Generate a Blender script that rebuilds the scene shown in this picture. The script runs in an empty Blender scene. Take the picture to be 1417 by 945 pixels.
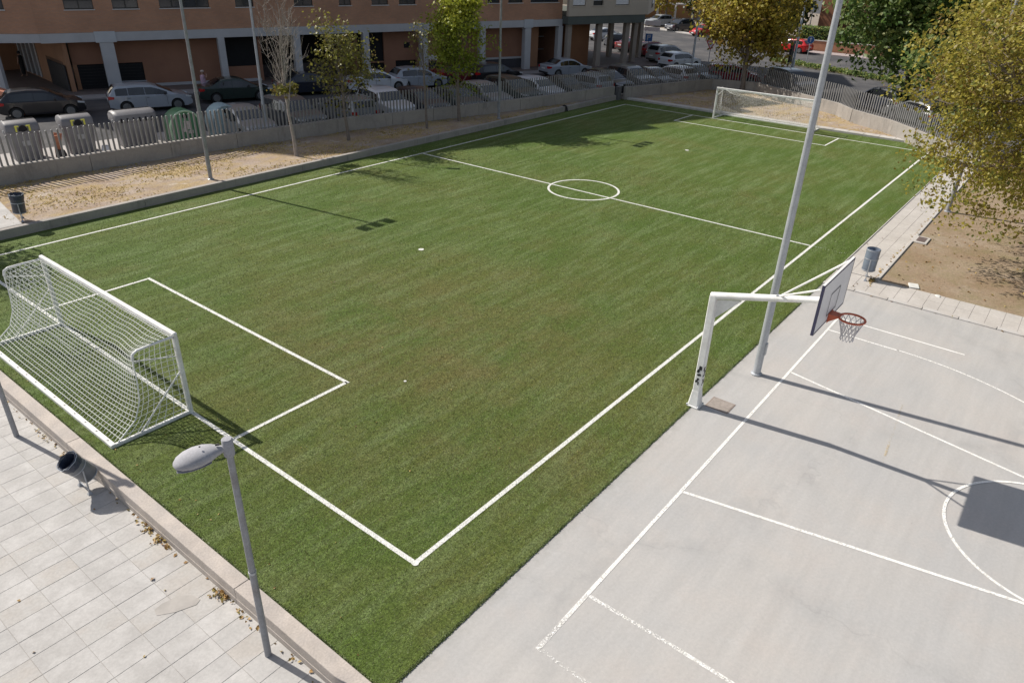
import bpy, math, random
import numpy as np
from mathutils import Vector, Matrix
random.seed(7)
rng = np.random.default_rng(7)
sc = bpy.context.scene
COL = sc.collection
PI = math.pi

# ------------------------------------------------------------------ camera
CAM_POS = Vector((-6.158, -6.623, 9.133))
YAW, PITCH, ROLL, FPX = 0.653, -0.493, 0.035, 989.485
_f = Vector((math.cos(YAW)*math.cos(PITCH), math.sin(YAW)*math.cos(PITCH), math.sin(PITCH)))
_r = _f.cross(Vector((0, 0, 1))).normalized()
_u = _r.cross(_f)
_r2 = _r*math.cos(ROLL) + _u*math.sin(ROLL)
_u2 = -_r*math.sin(ROLL) + _u*math.cos(ROLL)
cam = bpy.data.cameras.new('camera')
camo = bpy.data.objects.new('camera', cam)
COL.objects.link(camo)
M = Matrix((( _r2.x, _u2.x, -_f.x, CAM_POS.x), (_r2.y, _u2.y, -_f.y, CAM_POS.y), (_r2.z, _u2.z, -_f.z, CAM_POS.z), (0, 0, 0, 1)))
camo.matrix_world = M
cam.sensor_width = 36
cam.lens = FPX/1417*36
cam.clip_end = 2000
sc.camera = camo

# ------------------------------------------------------------------ light
SUN_TRAVEL = Vector((0.17, -1.06, -1.0)).normalized()
w = bpy.data.worlds.new('World')
sc.world = w
w.use_nodes = True
nt = w.node_tree
bg = nt.nodes['Background']
sky = nt.nodes.new('ShaderNodeTexSky')
sky.sky_type = 'NISHITA'
sky.sun_disc = False
sky.sun_elevation = math.asin(-SUN_TRAVEL.z)
sky.sun_rotation = math.atan2(-SUN_TRAVEL.x, -SUN_TRAVEL.y)
sky.dust_density = 1.5
hs = nt.nodes.new('ShaderNodeHueSaturation'); hs.inputs['Saturation'].default_value = 0.62
nt.links.new(sky.outputs[0], hs.inputs['Color']); nt.links.new(hs.outputs[0], bg.inputs[0])
bg.inputs[1].default_value = 0.088
sun = bpy.data.lights.new('sun', 'SUN')
sun.energy = 4.4
sun.angle = math.radians(0.55)
sun.color = (1.0, 0.94, 0.85)
suno = bpy.data.objects.new('sun', sun)
COL.objects.link(suno)
suno.rotation_euler = SUN_TRAVEL.to_track_quat('-Z', 'Y').to_euler()
suno.location = (0, 0, 60)
sc.view_settings.view_transform = 'Standard'
sc.view_settings.look = 'None'
sc.view_settings.exposure = 0.30
sc.view_settings.gamma = 1

# ------------------------------------------------------------------ materials
MATS = {}
def nodes_of(name):
    m = bpy.data.materials.new(name)
    m.use_nodes = True
    n = m.node_tree.nodes
    return m, n, m.node_tree.links, n['Principled BSDF']

def mat(name, col, rough=0.8, var=0.12, scale=6.0, metal=0.0, bump=0.0, bscale=40.0, var2=0.0, scale2=60.0, tint=None, tscale=0.6, spec=0.5, coat=0.0, world=False):
    """plain surface with two octaves of colour variation, an optional second tint in patches, and fine relief"""
    if name in MATS: return MATS[name]
    m, n, L, b = nodes_of(name)
    tc = n.new('ShaderNodeTexCoord')
    if world:
        class _G: pass
        g_ = n.new('ShaderNodeNewGeometry'); tc = _G(); tc.outputs = {'Object': g_.outputs['Position']}
    out = None
    nz = n.new('ShaderNodeTexNoise'); nz.inputs['Scale'].default_value = scale; nz.inputs['Detail'].default_value = 5
    L.new(tc.outputs['Object'], nz.inputs['Vector'])
    mr = n.new('ShaderNodeMapRange'); mr.inputs['From Min'].default_value = 0.25; mr.inputs['From Max'].default_value = 0.75
    mr.inputs['To Min'].default_value = 1-var; mr.inputs['To Max'].default_value = 1+var
    L.new(nz.outputs[0], mr.inputs['Value'])
    mul = n.new('ShaderNodeMix'); mul.data_type = 'RGBA'; mul.blend_type = 'MULTIPLY'; mul.inputs['Factor'].default_value = 1
    if tint:
        nt_ = n.new('ShaderNodeTexNoise'); nt_.inputs['Scale'].default_value = tscale; nt_.inputs['Detail'].default_value = 6; nt_.inputs['Roughness'].default_value = 0.62
        L.new(tc.outputs['Object'], nt_.inputs['Vector'])
        r_ = n.new('ShaderNodeMapRange'); r_.inputs['From Min'].default_value = 0.42; r_.inputs['From Max'].default_value = 0.62
        L.new(nt_.outputs[0], r_.inputs['Value'])
        mx = n.new('ShaderNodeMix'); mx.data_type = 'RGBA'
        mx.inputs['A'].default_value = (*col, 1); mx.inputs['B'].default_value = (*tint, 1)
        L.new(r_.outputs[0], mx.inputs['Factor'])
        L.new(mx.outputs['Result'], mul.inputs['A'])
    else:
        mul.inputs['A'].default_value = (*col, 1)
    L.new(mr.outputs[0], mul.inputs['B'])
    out = mul.outputs['Result']
    if var2:
        n2 = n.new('ShaderNodeTexNoise'); n2.inputs['Scale'].default_value = scale2; n2.inputs['Detail'].default_value = 2
        L.new(tc.outputs['Object'], n2.inputs['Vector'])
        m2 = n.new('ShaderNodeMapRange'); m2.inputs['From Min'].default_value = 0.3; m2.inputs['From Max'].default_value = 0.7
        m2.inputs['To Min'].default_value = 1-var2; m2.inputs['To Max'].default_value = 1+var2
        L.new(n2.outputs[0], m2.inputs['Value'])
        k = n.new('ShaderNodeMix'); k.data_type = 'RGBA'; k.blend_type = 'MULTIPLY'; k.inputs['Factor'].default_value = 1
        L.new(out, k.inputs['A']); L.new(m2.outputs[0], k.inputs['B'])
        out = k.outputs['Result']
    L.new(out, b.inputs['Base Color'])
    b.inputs['Roughness'].default_value = rough
    b.inputs['Metallic'].default_value = metal
    b.inputs['Specular IOR Level'].default_value = spec
    b.inputs['Coat Weight'].default_value = coat
    if bump:
        nb = n.new('ShaderNodeTexNoise'); nb.inputs['Scale'].default_value = bscale; nb.inputs['Detail'].default_value = 3
        L.new(tc.outputs['Object'], nb.inputs['Vector'])
        bp = n.new('ShaderNodeBump'); bp.inputs['Strength'].default_value = bump; bp.inputs['Distance'].default_value = 0.02
        L.new(nb.outputs[0], bp.inputs['Height']); L.new(bp.outputs[0], b.inputs['Normal'])
    MATS[name] = m
    return m

def mixn(n, L, a, b, fac, mode='MIX'):
    x = n.new('ShaderNodeMix'); x.data_type = 'RGBA'; x.blend_type = mode
    for key, v in (('A', a), ('B', b)):
        if isinstance(v, tuple): x.inputs[key].default_value = (*v, 1)
        else: L.new(v, x.inputs[key])
    if isinstance(fac, (int, float)): x.inputs['Factor'].default_value = fac
    else: L.new(fac, x.inputs['Factor'])
    return x.outputs['Result']
def noise(n, L, vec, scale, detail=4, rough=0.55, lo=0.4, hi=0.6, tmin=0.0, tmax=1.0, stretch=None):
    if stretch:
        mp = n.new('ShaderNodeMapping'); mp.inputs['Scale'].default_value = stretch[:3]
        if len(stretch) > 3: mp.inputs['Rotation'].default_value = (0, 0, stretch[3])
        L.new(vec, mp.inputs['Vector']); vec = mp.outputs[0]
    z = n.new('ShaderNodeTexNoise'); z.inputs['Scale'].default_value = scale; z.inputs['Detail'].default_value = detail; z.inputs['Roughness'].default_value = rough
    L.new(vec, z.inputs['Vector'])
    r = n.new('ShaderNodeMapRange'); r.inputs['From Min'].default_value = lo; r.inputs['From Max'].default_value = hi
    r.inputs['To Min'].default_value = tmin; r.inputs['To Max'].default_value = tmax
    L.new(z.outputs[0], r.inputs['Value'])
    return r.outputs[0]
def mathn(n, L, op, a, b=0.5):
    x = n.new('ShaderNodeMath'); x.operation = op
    for i, v in enumerate((a, b)):
        if isinstance(v, (int, float)): x.inputs[i].default_value = v
        else: L.new(v, x.inputs[i])
    return x.outputs[0]
def bumpn(n, L, b, h, strength, dist):
    bp = n.new('ShaderNodeBump'); bp.inputs['Strength'].default_value = strength; bp.inputs['Distance'].default_value = dist
    L.new(h, bp.inputs['Height']); L.new(bp.outputs[0], b.inputs['Normal'])

def make_turf():
    m, n, L, b = nodes_of('artificial_turf')
    tc = n.new('ShaderNodeTexCoord').outputs['Object']
    c = mixn(n, L, (0.078, 0.124, 0.024), (0.098, 0.128, 0.029), noise(n, L, tc, 0.22, 4, 0.6, 0.40, 0.62))
    c = mixn(n, L, c, (0.165, 0.135, 0.055), noise(n, L, tc, 0.35, 7, 0.72, 0.52, 0.72, 0, 0.38))
    c = mixn(n, L, c, (0.056, 0.102, 0.022), noise(n, L, tc, 0.45, 6, 0.7, 0.54, 0.70, 0, 0.55))
    c = mixn(n, L, c, (0.185, 0.24, 0.105), noise(n, L, tc, 1.1, 7, 0.8, 0.46, 0.70, 0, 0.75, stretch=(0.30, 2.0, 1, 0.20)))
    ds = n.new('ShaderNodeVectorMath'); ds.operation = 'DISTANCE'; ds.inputs[1].default_value = (6.0, 5.0, 0)
    L.new(tc, ds.inputs[0])
    rd = n.new('ShaderNodeMapRange'); rd.inputs['From Min'].default_value = 1.5; rd.inputs['From Max'].default_value = 9.5; rd.inputs['To Min'].default_value = 1; rd.inputs['To Max'].default_value = 0
    L.new(ds.outputs['Value'], rd.inputs['Value'])
    worn = mathn(n, L, 'MULTIPLY', rd.outputs[0], noise(n, L, tc, 0.42, 7, 0.75, 0.38, 0.62, 0.15, 1.0))
    c = mixn(n, L, c, (0.165, 0.128, 0.052), mathn(n, L, 'MULTIPLY', worn, 0.60))
    # tufts: fine fibre speckle; gap shade and tip highlights painted into the colour
    sp = noise(n, L, tc, 24, 4, 0.85, 0.32, 0.68, 0.35, 1.65)
    c = mixn(n, L, c, sp, 1.0, 'MULTIPLY')
    sp2 = noise(n, L, tc, 7, 4, 0.75, 0.30, 0.70, 0.72, 1.28)
    c = mixn(n, L, c, sp2, 1.0, 'MULTIPLY')
    tips = noise(n, L, tc, 30, 2, 0.7, 0.62, 0.74, 0, 0.6)
    c = mixn(n, L, c, (0.34, 0.36, 0.20), tips)
    L.new(c, b.inputs['Base Color'])
    b.inputs['Roughness'].default_value = 0.75
    b.inputs['Specular IOR Level'].default_value = 0.12
    bumpn(n, L, b, noise(n, L, tc, 45, 3, 0.7, 0, 1), 0.9, 0.03)
    return m
def make_court():
    m, n, L, b = nodes_of('court_concrete')
    tc = n.new('ShaderNodeTexCoord').outputs['Object']
    c = mixn(n, L, (0.430, 0.412, 0.393), (0.398, 0.390, 0.382), noise(n, L, tc, 0.35, 5, 0.6, 0.4, 0.62))
    c = mixn(n, L, c, (0.445, 0.400, 0.368), noise(n, L, tc, 0.5, 8, 0.75, 0.50, 0.72, 0, 0.5))
    c = mixn(n, L, c, (0.31, 0.31, 0.315), noise(n, L, tc, 1.3, 8, 0.8, 0.57, 0.78, 0, 0.45))
    c = mixn(n, L, c, (0.49, 0.485, 0.475), noise(n, L, tc, 2.2, 5, 0.75, 0.60, 0.78, 0, 0.5))
    c = mixn(n, L, c, noise(n, L, tc, 16, 6, 0.9, 0.3, 0.7, 0.90, 1.10), 1.0, 'MULTIPLY')
    c = mixn(n, L, c, noise(n, L, tc, 1.4, 3, 0.6, 0.3, 0.7, 0.95, 1.05, stretch=(0.3, 3, 1, 0.4)), 1.0, 'MULTIPLY')
    sx = n.new('ShaderNodeSeparateXYZ'); L.new(tc, sx.inputs[0])
    eb = n.new('ShaderNodeMapRange'); eb.inputs['From Min'].default_value = -1.85; eb.inputs['From Max'].default_value = -1.45
    L.new(sx.outputs['Y'], eb.inputs['Value'])
    c = mixn(n, L, c, (0.25, 0.245, 0.22), mathn(n, L, 'MULTIPLY', mathn(n, L, 'MULTIPLY', eb.outputs[0], eb.outputs[0]), noise(n, L, tc, 3.0, 6, 0.8, 0.40, 0.65, 0.05, 0.7)))
    # dark specks
    c = mixn(n, L, c, (0.16, 0.14, 0.12), noise(n, L, tc, 12, 2, 0.6, 0.795, 0.82, 0, 0.8))
    # hairline cracks, only in places
    dx = n.new('ShaderNodeTexNoise'); dx.inputs['Scale'].default_value = 1.6; dx.inputs['Detail'].default_value = 4
    L.new(tc, dx.inputs['Vector'])
    va = n.new('ShaderNodeVectorMath'); va.operation = 'SCALE'; va.inputs['Scale'].default_value = 0.8
    L.new(dx.outputs['Color'], va.inputs[0])
    vb = n.new('ShaderNodeVectorMath'); vb.operation = 'ADD'; L.new(tc, vb.inputs[0]); L.new(va.outputs[0], vb.inputs[1])
    vo = n.new('ShaderNodeTexVoronoi'); vo.feature = 'DISTANCE_TO_EDGE'; vo.inputs['Scale'].default_value = 0.16
    L.new(vb.outputs[0], vo.inputs['Vector'])
    r = n.new('ShaderNodeMapRange'); r.inputs['From Min'].default_value = 0.0; r.inputs['From Max'].default_value = 0.0035
    r.inputs['To Min'].default_value = 1; r.inputs['To Max'].default_value = 0
    L.new(vo.outputs['Distance'], r.inputs['Value'])
    ck = mathn(n, L, 'MULTIPLY', r.outputs[0], noise(n, L, tc, 0.4, 3, 0.6, 0.46, 0.6, 0, 0.22))
    c = mixn(n, L, c, (0.22, 0.21, 0.21), ck)
    r2 = n.new('ShaderNodeMapRange'); r2.inputs['From Min'].default_value = 0.0; r2.inputs['From Max'].default_value = 0.05
    r2.inputs['To Min'].default_value = 1; r2.inputs['To Max'].default_value = 0
    L.new(vo.outputs['Distance'], r2.inputs['Value'])
    st = mathn(n, L, 'MULTIPLY', r2.outputs[0], noise(n, L, tc, 1.1, 6, 0.75, 0.44, 0.70, 0, 0.60))
    c = mixn(n, L, c, (0.30, 0.295, 0.29), st)
    L.new(c, b.inputs['Base Color'])
    b.inputs['Roughness'].default_value = 0.75
    bumpn(n, L, b, noise(n, L, tc, 60, 3, 0.7, 0, 1), 0.15, 0.01)
    return m
def make_paint(name, wear_lo, wear_hi, col=(0.80, 0.80, 0.78), amount=1.0):
    """line paint worn through to what lies below"""
    m, n, L, b = nodes_of(name)
    tc = n.new('ShaderNodeTexCoord').outputs['Object']
    c = mixn(n, L, col, (col[0]*.85, col[1]*.84, col[2]*.8), noise(n, L, tc, 8, 4, 0.7, 0.4, 0.65))
    L.new(c, b.inputs['Base Color']); b.inputs['Roughness'].default_value = 0.6
    tr = n.new('ShaderNodeBsdfTransparent')
    mx = n.new('ShaderNodeMixShader')
    out = n['Material Output']
    fine = noise(n, L, tc, 26, 5, 0.8, wear_lo, wear_hi, 0, 1)
    broad = noise(n, L, tc, 0.7, 3, 0.5, 0.40, 0.60, 0.25, 1)
    L.new(mathn(n, L, 'MULTIPLY', mathn(n, L, 'MULTIPLY', fine, broad), amount), mx.inputs[0])
    L.new(b.outputs[0], mx.inputs[1]); L.new(tr.outputs[0], mx.inputs[2]); L.new(mx.outputs[0], out.inputs['Surface'])
    return m
def make_sand():
    m, n, L, b = nodes_of('dry_ground')
    tc = n.new('ShaderNodeTexCoord').outputs['Object']
    c = mixn(n, L, (0.33, 0.255, 0.20), (0.40, 0.33, 0.275), noise(n, L, tc, 0.6, 5, 0.65, 0.4, 0.6))
    c = mixn(n, L, c, (0.40, 0.30, 0.155), noise(n, L, tc, 0.85, 7, 0.75, 0.44, 0.60, 0, 0.85, stretch=(0.7, 1.5, 1, 0.2)))
    c = mixn(n, L, c, (0.22, 0.15, 0.10), noise(n, L, tc, 1.3, 6, 0.7, 0.56, 0.72, 0, 0.6))
    c = mixn(n, L, c, (0.50, 0.45, 0.38), noise(n, L, tc, 0.9, 3, 0.6, 0.62, 0.7, 0, 0.7))
    c = mixn(n, L, c, noise(n, L, tc, 14, 4, 0.8, 0.3, 0.7, 0.68, 1.32), 1.0, 'MULTIPLY')
    L.new(c, b.inputs['Base Color']); b.inputs['Roughness'].default_value = 0.95
    b.inputs['Specular IOR Level'].default_value = 0.1
    bumpn(n, L, b, noise(n, L, tc, 12, 5, 0.8, 0, 1), 0.6, 0.05)
    return m
def make_soil():
    m, n, L, b = nodes_of('brown_soil')
    tc = n.new('ShaderNodeTexCoord').outputs['Object']
    c = mixn(n, L, (0.27, 0.195, 0.130), (0.32, 0.25, 0.18), noise(n, L, tc, 0.5, 5, 0.65, 0.4, 0.62))
    c = mixn(n, L, c, (0.37, 0.31, 0.25), noise(n, L, tc, 0.35, 6, 0.7, 0.54, 0.66, 0, 0.7))
    c = mixn(n, L, c, (0.21, 0.185, 0.09), noise(n, L, tc, 0.8, 8, 0.8, 0.48, 0.66, 0, 0.65))
    c = mixn(n, L, c, noise(n, L, tc, 10, 5, 0.85, 0.3, 0.7, 0.72, 1.28), 1.0, 'MULTIPLY')
    L.new(c, b.inputs['Base Color']); b.inputs['Roughness'].default_value = 0.95
    b.inputs['Specular IOR Level'].default_value = 0.1
    bumpn(n, L, b, noise(n, L, tc, 16, 5, 0.8, 0, 1), 0.6, 0.04)
    return m
def make_brick():
    m, n, L, b = nodes_of('brown_brick')
    tc = n.new('ShaderNodeTexCoord').outputs['UV']
    br = n.new('ShaderNodeTexBrick')
    br.inputs['Color1'].default_value = (0.52, 0.255, 0.14, 1); br.inputs['Color2'].default_value = (0.45, 0.225, 0.13, 1)
    br.inputs['Mortar'].default_value = (0.36, 0.26, 0.21, 1)
    br.inputs['Scale'].default_value = 1; br.inputs['Mortar Size'].default_value = 0.010
    br.inputs['Brick Width'].default_value = 0.26; br.inputs['Row Height'].default_value = 0.075
    L.new(tc, br.inputs['Vector'])
    c = mixn(n, L, br.outputs['Color'], noise(n, L, tc, 0.5, 4, 0.6, 0.3, 0.7, 0.86, 1.12), 1.0, 'MULTIPLY')
    L.new(c, b.inputs['Base Color']); b.inputs['Roughness'].default_value = 0.85
    return m
def make_cast():
    """cast concrete of the retaining walls: stained, with form marks"""
    m, n, L, b = nodes_of('cast_concrete')
    tc = n.new('ShaderNodeTexCoord').outputs['Object']
    c = mixn(n, L, (0.36, 0.33, 0.30), (0.29, 0.27, 0.25), noise(n, L, tc, 0.7, 6, 0.7, 0.42, 0.62))
    c = mixn(n, L, c, (0.19, 0.18, 0.17), noise(n, L, tc, 2.0, 5, 0.7, 0.55, 0.72, 0, 0.7, stretch=(1.3, 1.3, 0.25)))
    c = mixn(n, L, c, (0.44, 0.42, 0.40), noise(n, L, tc, 3.0, 4, 0.6, 0.62, 0.72, 0, 0.5, stretch=(1, 1, 0.3)))
    c = mixn(n, L, c, noise(n, L, tc, 22, 4, 0.8, 0.3, 0.7, 0.88, 1.12), 1.0, 'MULTIPLY')
    L.new(c, b.inputs['Base Color']); b.inputs['Roughness'].default_value = 0.88
    bumpn(n, L, b, noise(n, L, tc, 30, 4, 0.7, 0, 1), 0.3, 0.015)
    return m
def make_leaf(name, cols, trans=0.35):
    """leaves: the colour of each leaf is picked by its own stored value"""
    m, n, L, b = nodes_of(name)
    at = n.new('ShaderNodeAttribute'); at.attribute_name = 'pick'
    rp = n.new('ShaderNodeValToRGB')
    e = rp.color_ramp.elements
    while len(e) < len(cols): e.new(0.5)
    for i, c in enumerate(cols):
        e[i].position = i/(len(cols)-1); e[i].color = (*c, 1)
    L.new(at.outputs['Fac'], rp.inputs[0])
    L.new(rp.outputs[0], b.inputs['Base Color'])
    b.inputs['Roughness'].default_value = 0.5
    b.inputs['Specular IOR Level'].default_value = 0.35
    tl = n.new('ShaderNodeBsdfTranslucent'); L.new(rp.outputs[0], tl.inputs['Color'])
    mx = n.new('ShaderNodeMixShader'); mx.inputs[0].default_value = trans
    L.new(b.outputs[0], mx.inputs[1]); L.new(tl.outputs[0], mx.inputs[2])
    L.new(mx.outputs[0], n['Material Output'].inputs['Surface'])
    return m

turf = make_turf(); court = make_court(); sand = make_sand(); soil = make_soil(); brick = make_brick(); cast = make_cast()
paint_court = make_paint('worn_court_paint', 0.50, 0.62, (0.86, 0.85, 0.83), 0.75)
paint_old = make_paint('chipped_court_paint', 0.47, 0.53, (0.84, 0.83, 0.81), 1.3)
paint_faint = make_paint('nearly_gone_court_paint', 0.42, 0.50, (0.82, 0.81, 0.79), 1.9)
paint_yellow = make_paint('worn_yellow_paint', 0.36, 0.5, (0.62, 0.50, 0.30), 2.2)
turf_line = mat('white_turf_fibre', (0.68, 0.68, 0.645), 0.8, 0.10, 12, bump=0.5, bscale=45, var2=0.12, scale2=40)
white_metal = mat('white_painted_steel', (0.80, 0.80, 0.79), 0.42, 0.05, 4, var2=0.05, scale2=14, tint=(0.70, 0.69, 0.67), tscale=2.2)
grey_metal = mat('galvanised_steel', (0.40, 0.42, 0.45), 0.45, 0.12, 5, metal=0.35, var2=0.06)
pole_grey = mat('grey_pole_paint', (0.31, 0.32, 0.345), 0.55, 0.14, 3, metal=0.15, var2=0.10, scale2=22, tint=(0.25, 0.245, 0.25), tscale=2.5)
bar_grey = mat('fence_bar_steel', (0.25, 0.25, 0.255), 0.5, 0.12, 2, metal=0.2)
asphalt = mat('asphalt', (0.075, 0.075, 0.08), 0.9, 0.15, 0.5, var2=0.15, scale2=12, tint=(0.11, 0.105, 0.105), tscale=0.25, spec=0.2)
pave_c = mat('pale_paving', (0.415, 0.400, 0.385), 0.85, 0.07, 1.1, var2=0.06, scale2=22, tint=(0.475, 0.46, 0.445), tscale=2.2, bump=0.08, bscale=70, world=True)
pave_d = mat('pale_paving_greyer', (0.400, 0.388, 0.376), 0.85, 0.07, 1.3, var2=0.06, scale2=20, tint=(0.455, 0.44, 0.425), tscale=2.0, bump=0.08, bscale=70, world=True)
pave_w = mat('pale_paving_stained', (0.435, 0.42, 0.402), 0.85, 0.08, 1.6, var2=0.07, scale2=20, tint=(0.415, 0.388, 0.36), tscale=1.8, bump=0.08, bscale=70, world=True)
joint = mat('mortar_bed', (0.36, 0.34, 0.32), 0.95, 0.2, 3)
path_m = mat('path_paving', (0.48, 0.45, 0.42), 0.88, 0.08, 1.2, var2=0.06, scale2=14, tint=(0.44, 0.41, 0.38), tscale=0.9, world=True)
kerb_m = mat('kerb_concrete', (0.50, 0.48, 0.46), 0.85, 0.12, 2.2, var2=0.06, scale2=20, tint=(0.42, 0.39, 0.36), tscale=1.0)
street_pave = mat('street_pavement', (0.33, 0.305, 0.30), 0.9, 0.12, 0.8, var2=0.08, scale2=10)
portico_floor = mat('portico_floor', (0.17, 0.13, 0.115), 0.8, 0.12, 0.8, var2=0.1, scale2=8)
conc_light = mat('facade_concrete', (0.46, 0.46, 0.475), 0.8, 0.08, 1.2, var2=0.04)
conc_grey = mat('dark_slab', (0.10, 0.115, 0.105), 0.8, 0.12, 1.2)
beige = mat('beige_render', (0.50, 0.43, 0.35), 0.85, 0.07, 0.7, var2=0.05)
ochre = mat('ochre_wall', (0.36, 0.19, 0.11), 0.85, 0.12, 0.9)
black_gap = mat('unlit_interior', (0.012, 0.012, 0.014), 0.9, 0.1, 1)
dark_frame = mat('dark_window_frame', (0.02, 0.02, 0.022), 0.4, 0.05, 2)
shutter_m = mat('white_roller_shutter', (0.82, 0.82, 0.84), 0.6, 0.04, 3)
sill_m = mat('pale_sill', (0.55, 0.54, 0.53), 0.7, 0.06, 3)
glass_m = mat('window_glass', (0.03, 0.04, 0.055), 0.08, 0.05, 1, spec=0.8)
car_glass = mat('car_glass', (0.015, 0.018, 0.022), 0.05, 0.03, 1, spec=0.9)
tyre_m = mat('tyre_rubber', (0.02, 0.02, 0.02), 0.9, 0.1, 8)
rim_m = mat('alloy_rim', (0.20, 0.205, 0.21), 0.4, 0.05, 5, metal=0.5)
trim_m = mat('black_plastic', (0.025, 0.025, 0.028), 0.6, 0.1, 8)
lamp_w = mat('clear_lamp', (0.65, 0.67, 0.70), 0.1, 0.05, 5, spec=0.9)
lamp_r = mat('red_lamp', (0.45, 0.01, 0.012), 0.15, 0.05, 5, spec=0.8)
plate_m = mat('white_plate', (0.7, 0.7, 0.7), 0.5, 0.03, 5)
bark = mat('grey_bark', (0.20, 0.165, 0.14), 0.9, 0.25, 6, bump=0.5, bscale=30)
bark_pale = mat('pale_bark', (0.34, 0.30, 0.27), 0.9, 0.25, 6, bump=0.5, bscale=30)
net_m = mat('white_net_cord', (0.82, 0.83, 0.80), 0.7, 0.05, 10)
bin_grey = mat('grey_container', (0.185, 0.18, 0.19), 0.5, 0.12, 1.8, var2=0.05)
bin_green = mat('green_container', (0.075, 0.22, 0.11), 0.5, 0.15, 1.8)
bin_mint = mat('pale_green_trim', (0.42, 0.58, 0.40), 0.55, 0.1, 3)
bin_blue = mat('faded_blue_container', (0.30, 0.42, 0.46), 0.55, 0.15, 1.5)
yellow_m = mat('yellow_trim', (0.62, 0.60, 0.08), 0.5, 0.06, 5)
litter_grey = mat('blue_grey_litter_bin', (0.22, 0.26, 0.33), 0.45, 0.12, 6, metal=0.3)
bag_m = mat('dark_bin_bag', (0.035, 0.045, 0.075), 0.35, 0.3, 20, bump=0.8, bscale=25)
black_m = mat('black_paint', (0.015, 0.015, 0.018), 0.5, 0.1, 5)
board_m = mat('pale_grey_board', (0.80, 0.79, 0.80), 0.5, 0.04, 2, var2=0.02)
navy_m = mat('navy_border', (0.05, 0.05, 0.10), 0.5, 0.1, 4)
rim_red = mat('orange_red_steel', (0.55, 0.12, 0.055), 0.45, 0.15, 12)
sign_blue = mat('sign_blue', (0.04, 0.14, 0.42), 0.4, 0.04, 3)
sign_white = mat('sign_white', (0.72, 0.72, 0.74), 0.4, 0.04, 3)
sign_red = mat('sign_red', (0.55, 0.06, 0.08), 0.4, 0.04, 3)
globe_m = mat('white_globe', (0.75, 0.75, 0.76), 0.2, 0.03, 3)
lamp_head_m = mat('grey_lamp_head', (0.36, 0.36, 0.385), 0.75, 0.14, 5, var2=0.08, scale2=40, spec=.2)
lamp_lens = mat('lamp_lens', (0.20, 0.20, 0.25), 0.5, 0.05, 4)
stone_m = mat('white_stone', (0.6, 0.6, 0.57), 0.8, 0.1, 6)
rust_m = mat('brown_iron_cover', (0.25, 0.20, 0.17), 0.8, 0.2, 10)
skin_m = mat('skin', (0.38, 0.22, 0.16), 0.6, 0.05, 8)
leaf_green = make_leaf('plane_tree_leaf', [(0.06, 0.12, 0.03), (0.10, 0.175, 0.045), (0.16, 0.235, 0.06), (0.22, 0.28, 0.11), (0.34, 0.32, 0.07)], 0.4)
leaf_yellow = make_leaf('autumn_leaf', [(0.26, 0.155, 0.055), (0.31, 0.23, 0.05), (0.40, 0.32, 0.055), (0.50, 0.43, 0.075), (0.29, 0.30, 0.07)], 0.5)
leaf_gold = make_leaf('gold_green_leaf', [(0.17, 0.09, 0.035), (0.22, 0.16, 0.035), (0.30, 0.26, 0.045), (0.42, 0.36, 0.06), (0.20, 0.22, 0.05), (0.14, 0.17, 0.04)], 0.42)
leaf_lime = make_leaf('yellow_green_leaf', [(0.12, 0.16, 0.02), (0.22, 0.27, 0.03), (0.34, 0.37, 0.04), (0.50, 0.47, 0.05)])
leaf_sparse = make_leaf('olive_autumn_leaf', [(0.20, 0.13, 0.04), (0.18, 0.17, 0.04), (0.25, 0.25, 0.05), (0.38, 0.33, 0.06)])
leaf_dark = make_leaf('dark_green_leaf', [(0.02, 0.035, 0.012), (0.035, 0.055, 0.018), (0.05, 0.075, 0.02), (0.11, 0.11, 0.03)])
leaf_dry = make_leaf('fallen_leaf', [(0.20, 0.10, 0.035), (0.34, 0.20, 0.06), (0.44, 0.30, 0.12), (0.30, 0.24, 0.06), (0.12, 0.06, 0.03)], 0.1)
blade_m = make_leaf('turf_blade', [(0.10, 0.15, 0.04), (0.16, 0.21, 0.07), (0.26, 0.29, 0.14)], 0.3)
straw_m = make_leaf('dry_grass', [(0.40, 0.29, 0.14), (0.55, 0.43, 0.22), (0.48, 0.38, 0.13), (0.40, 0.34, 0.12)], 0.3)

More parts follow.
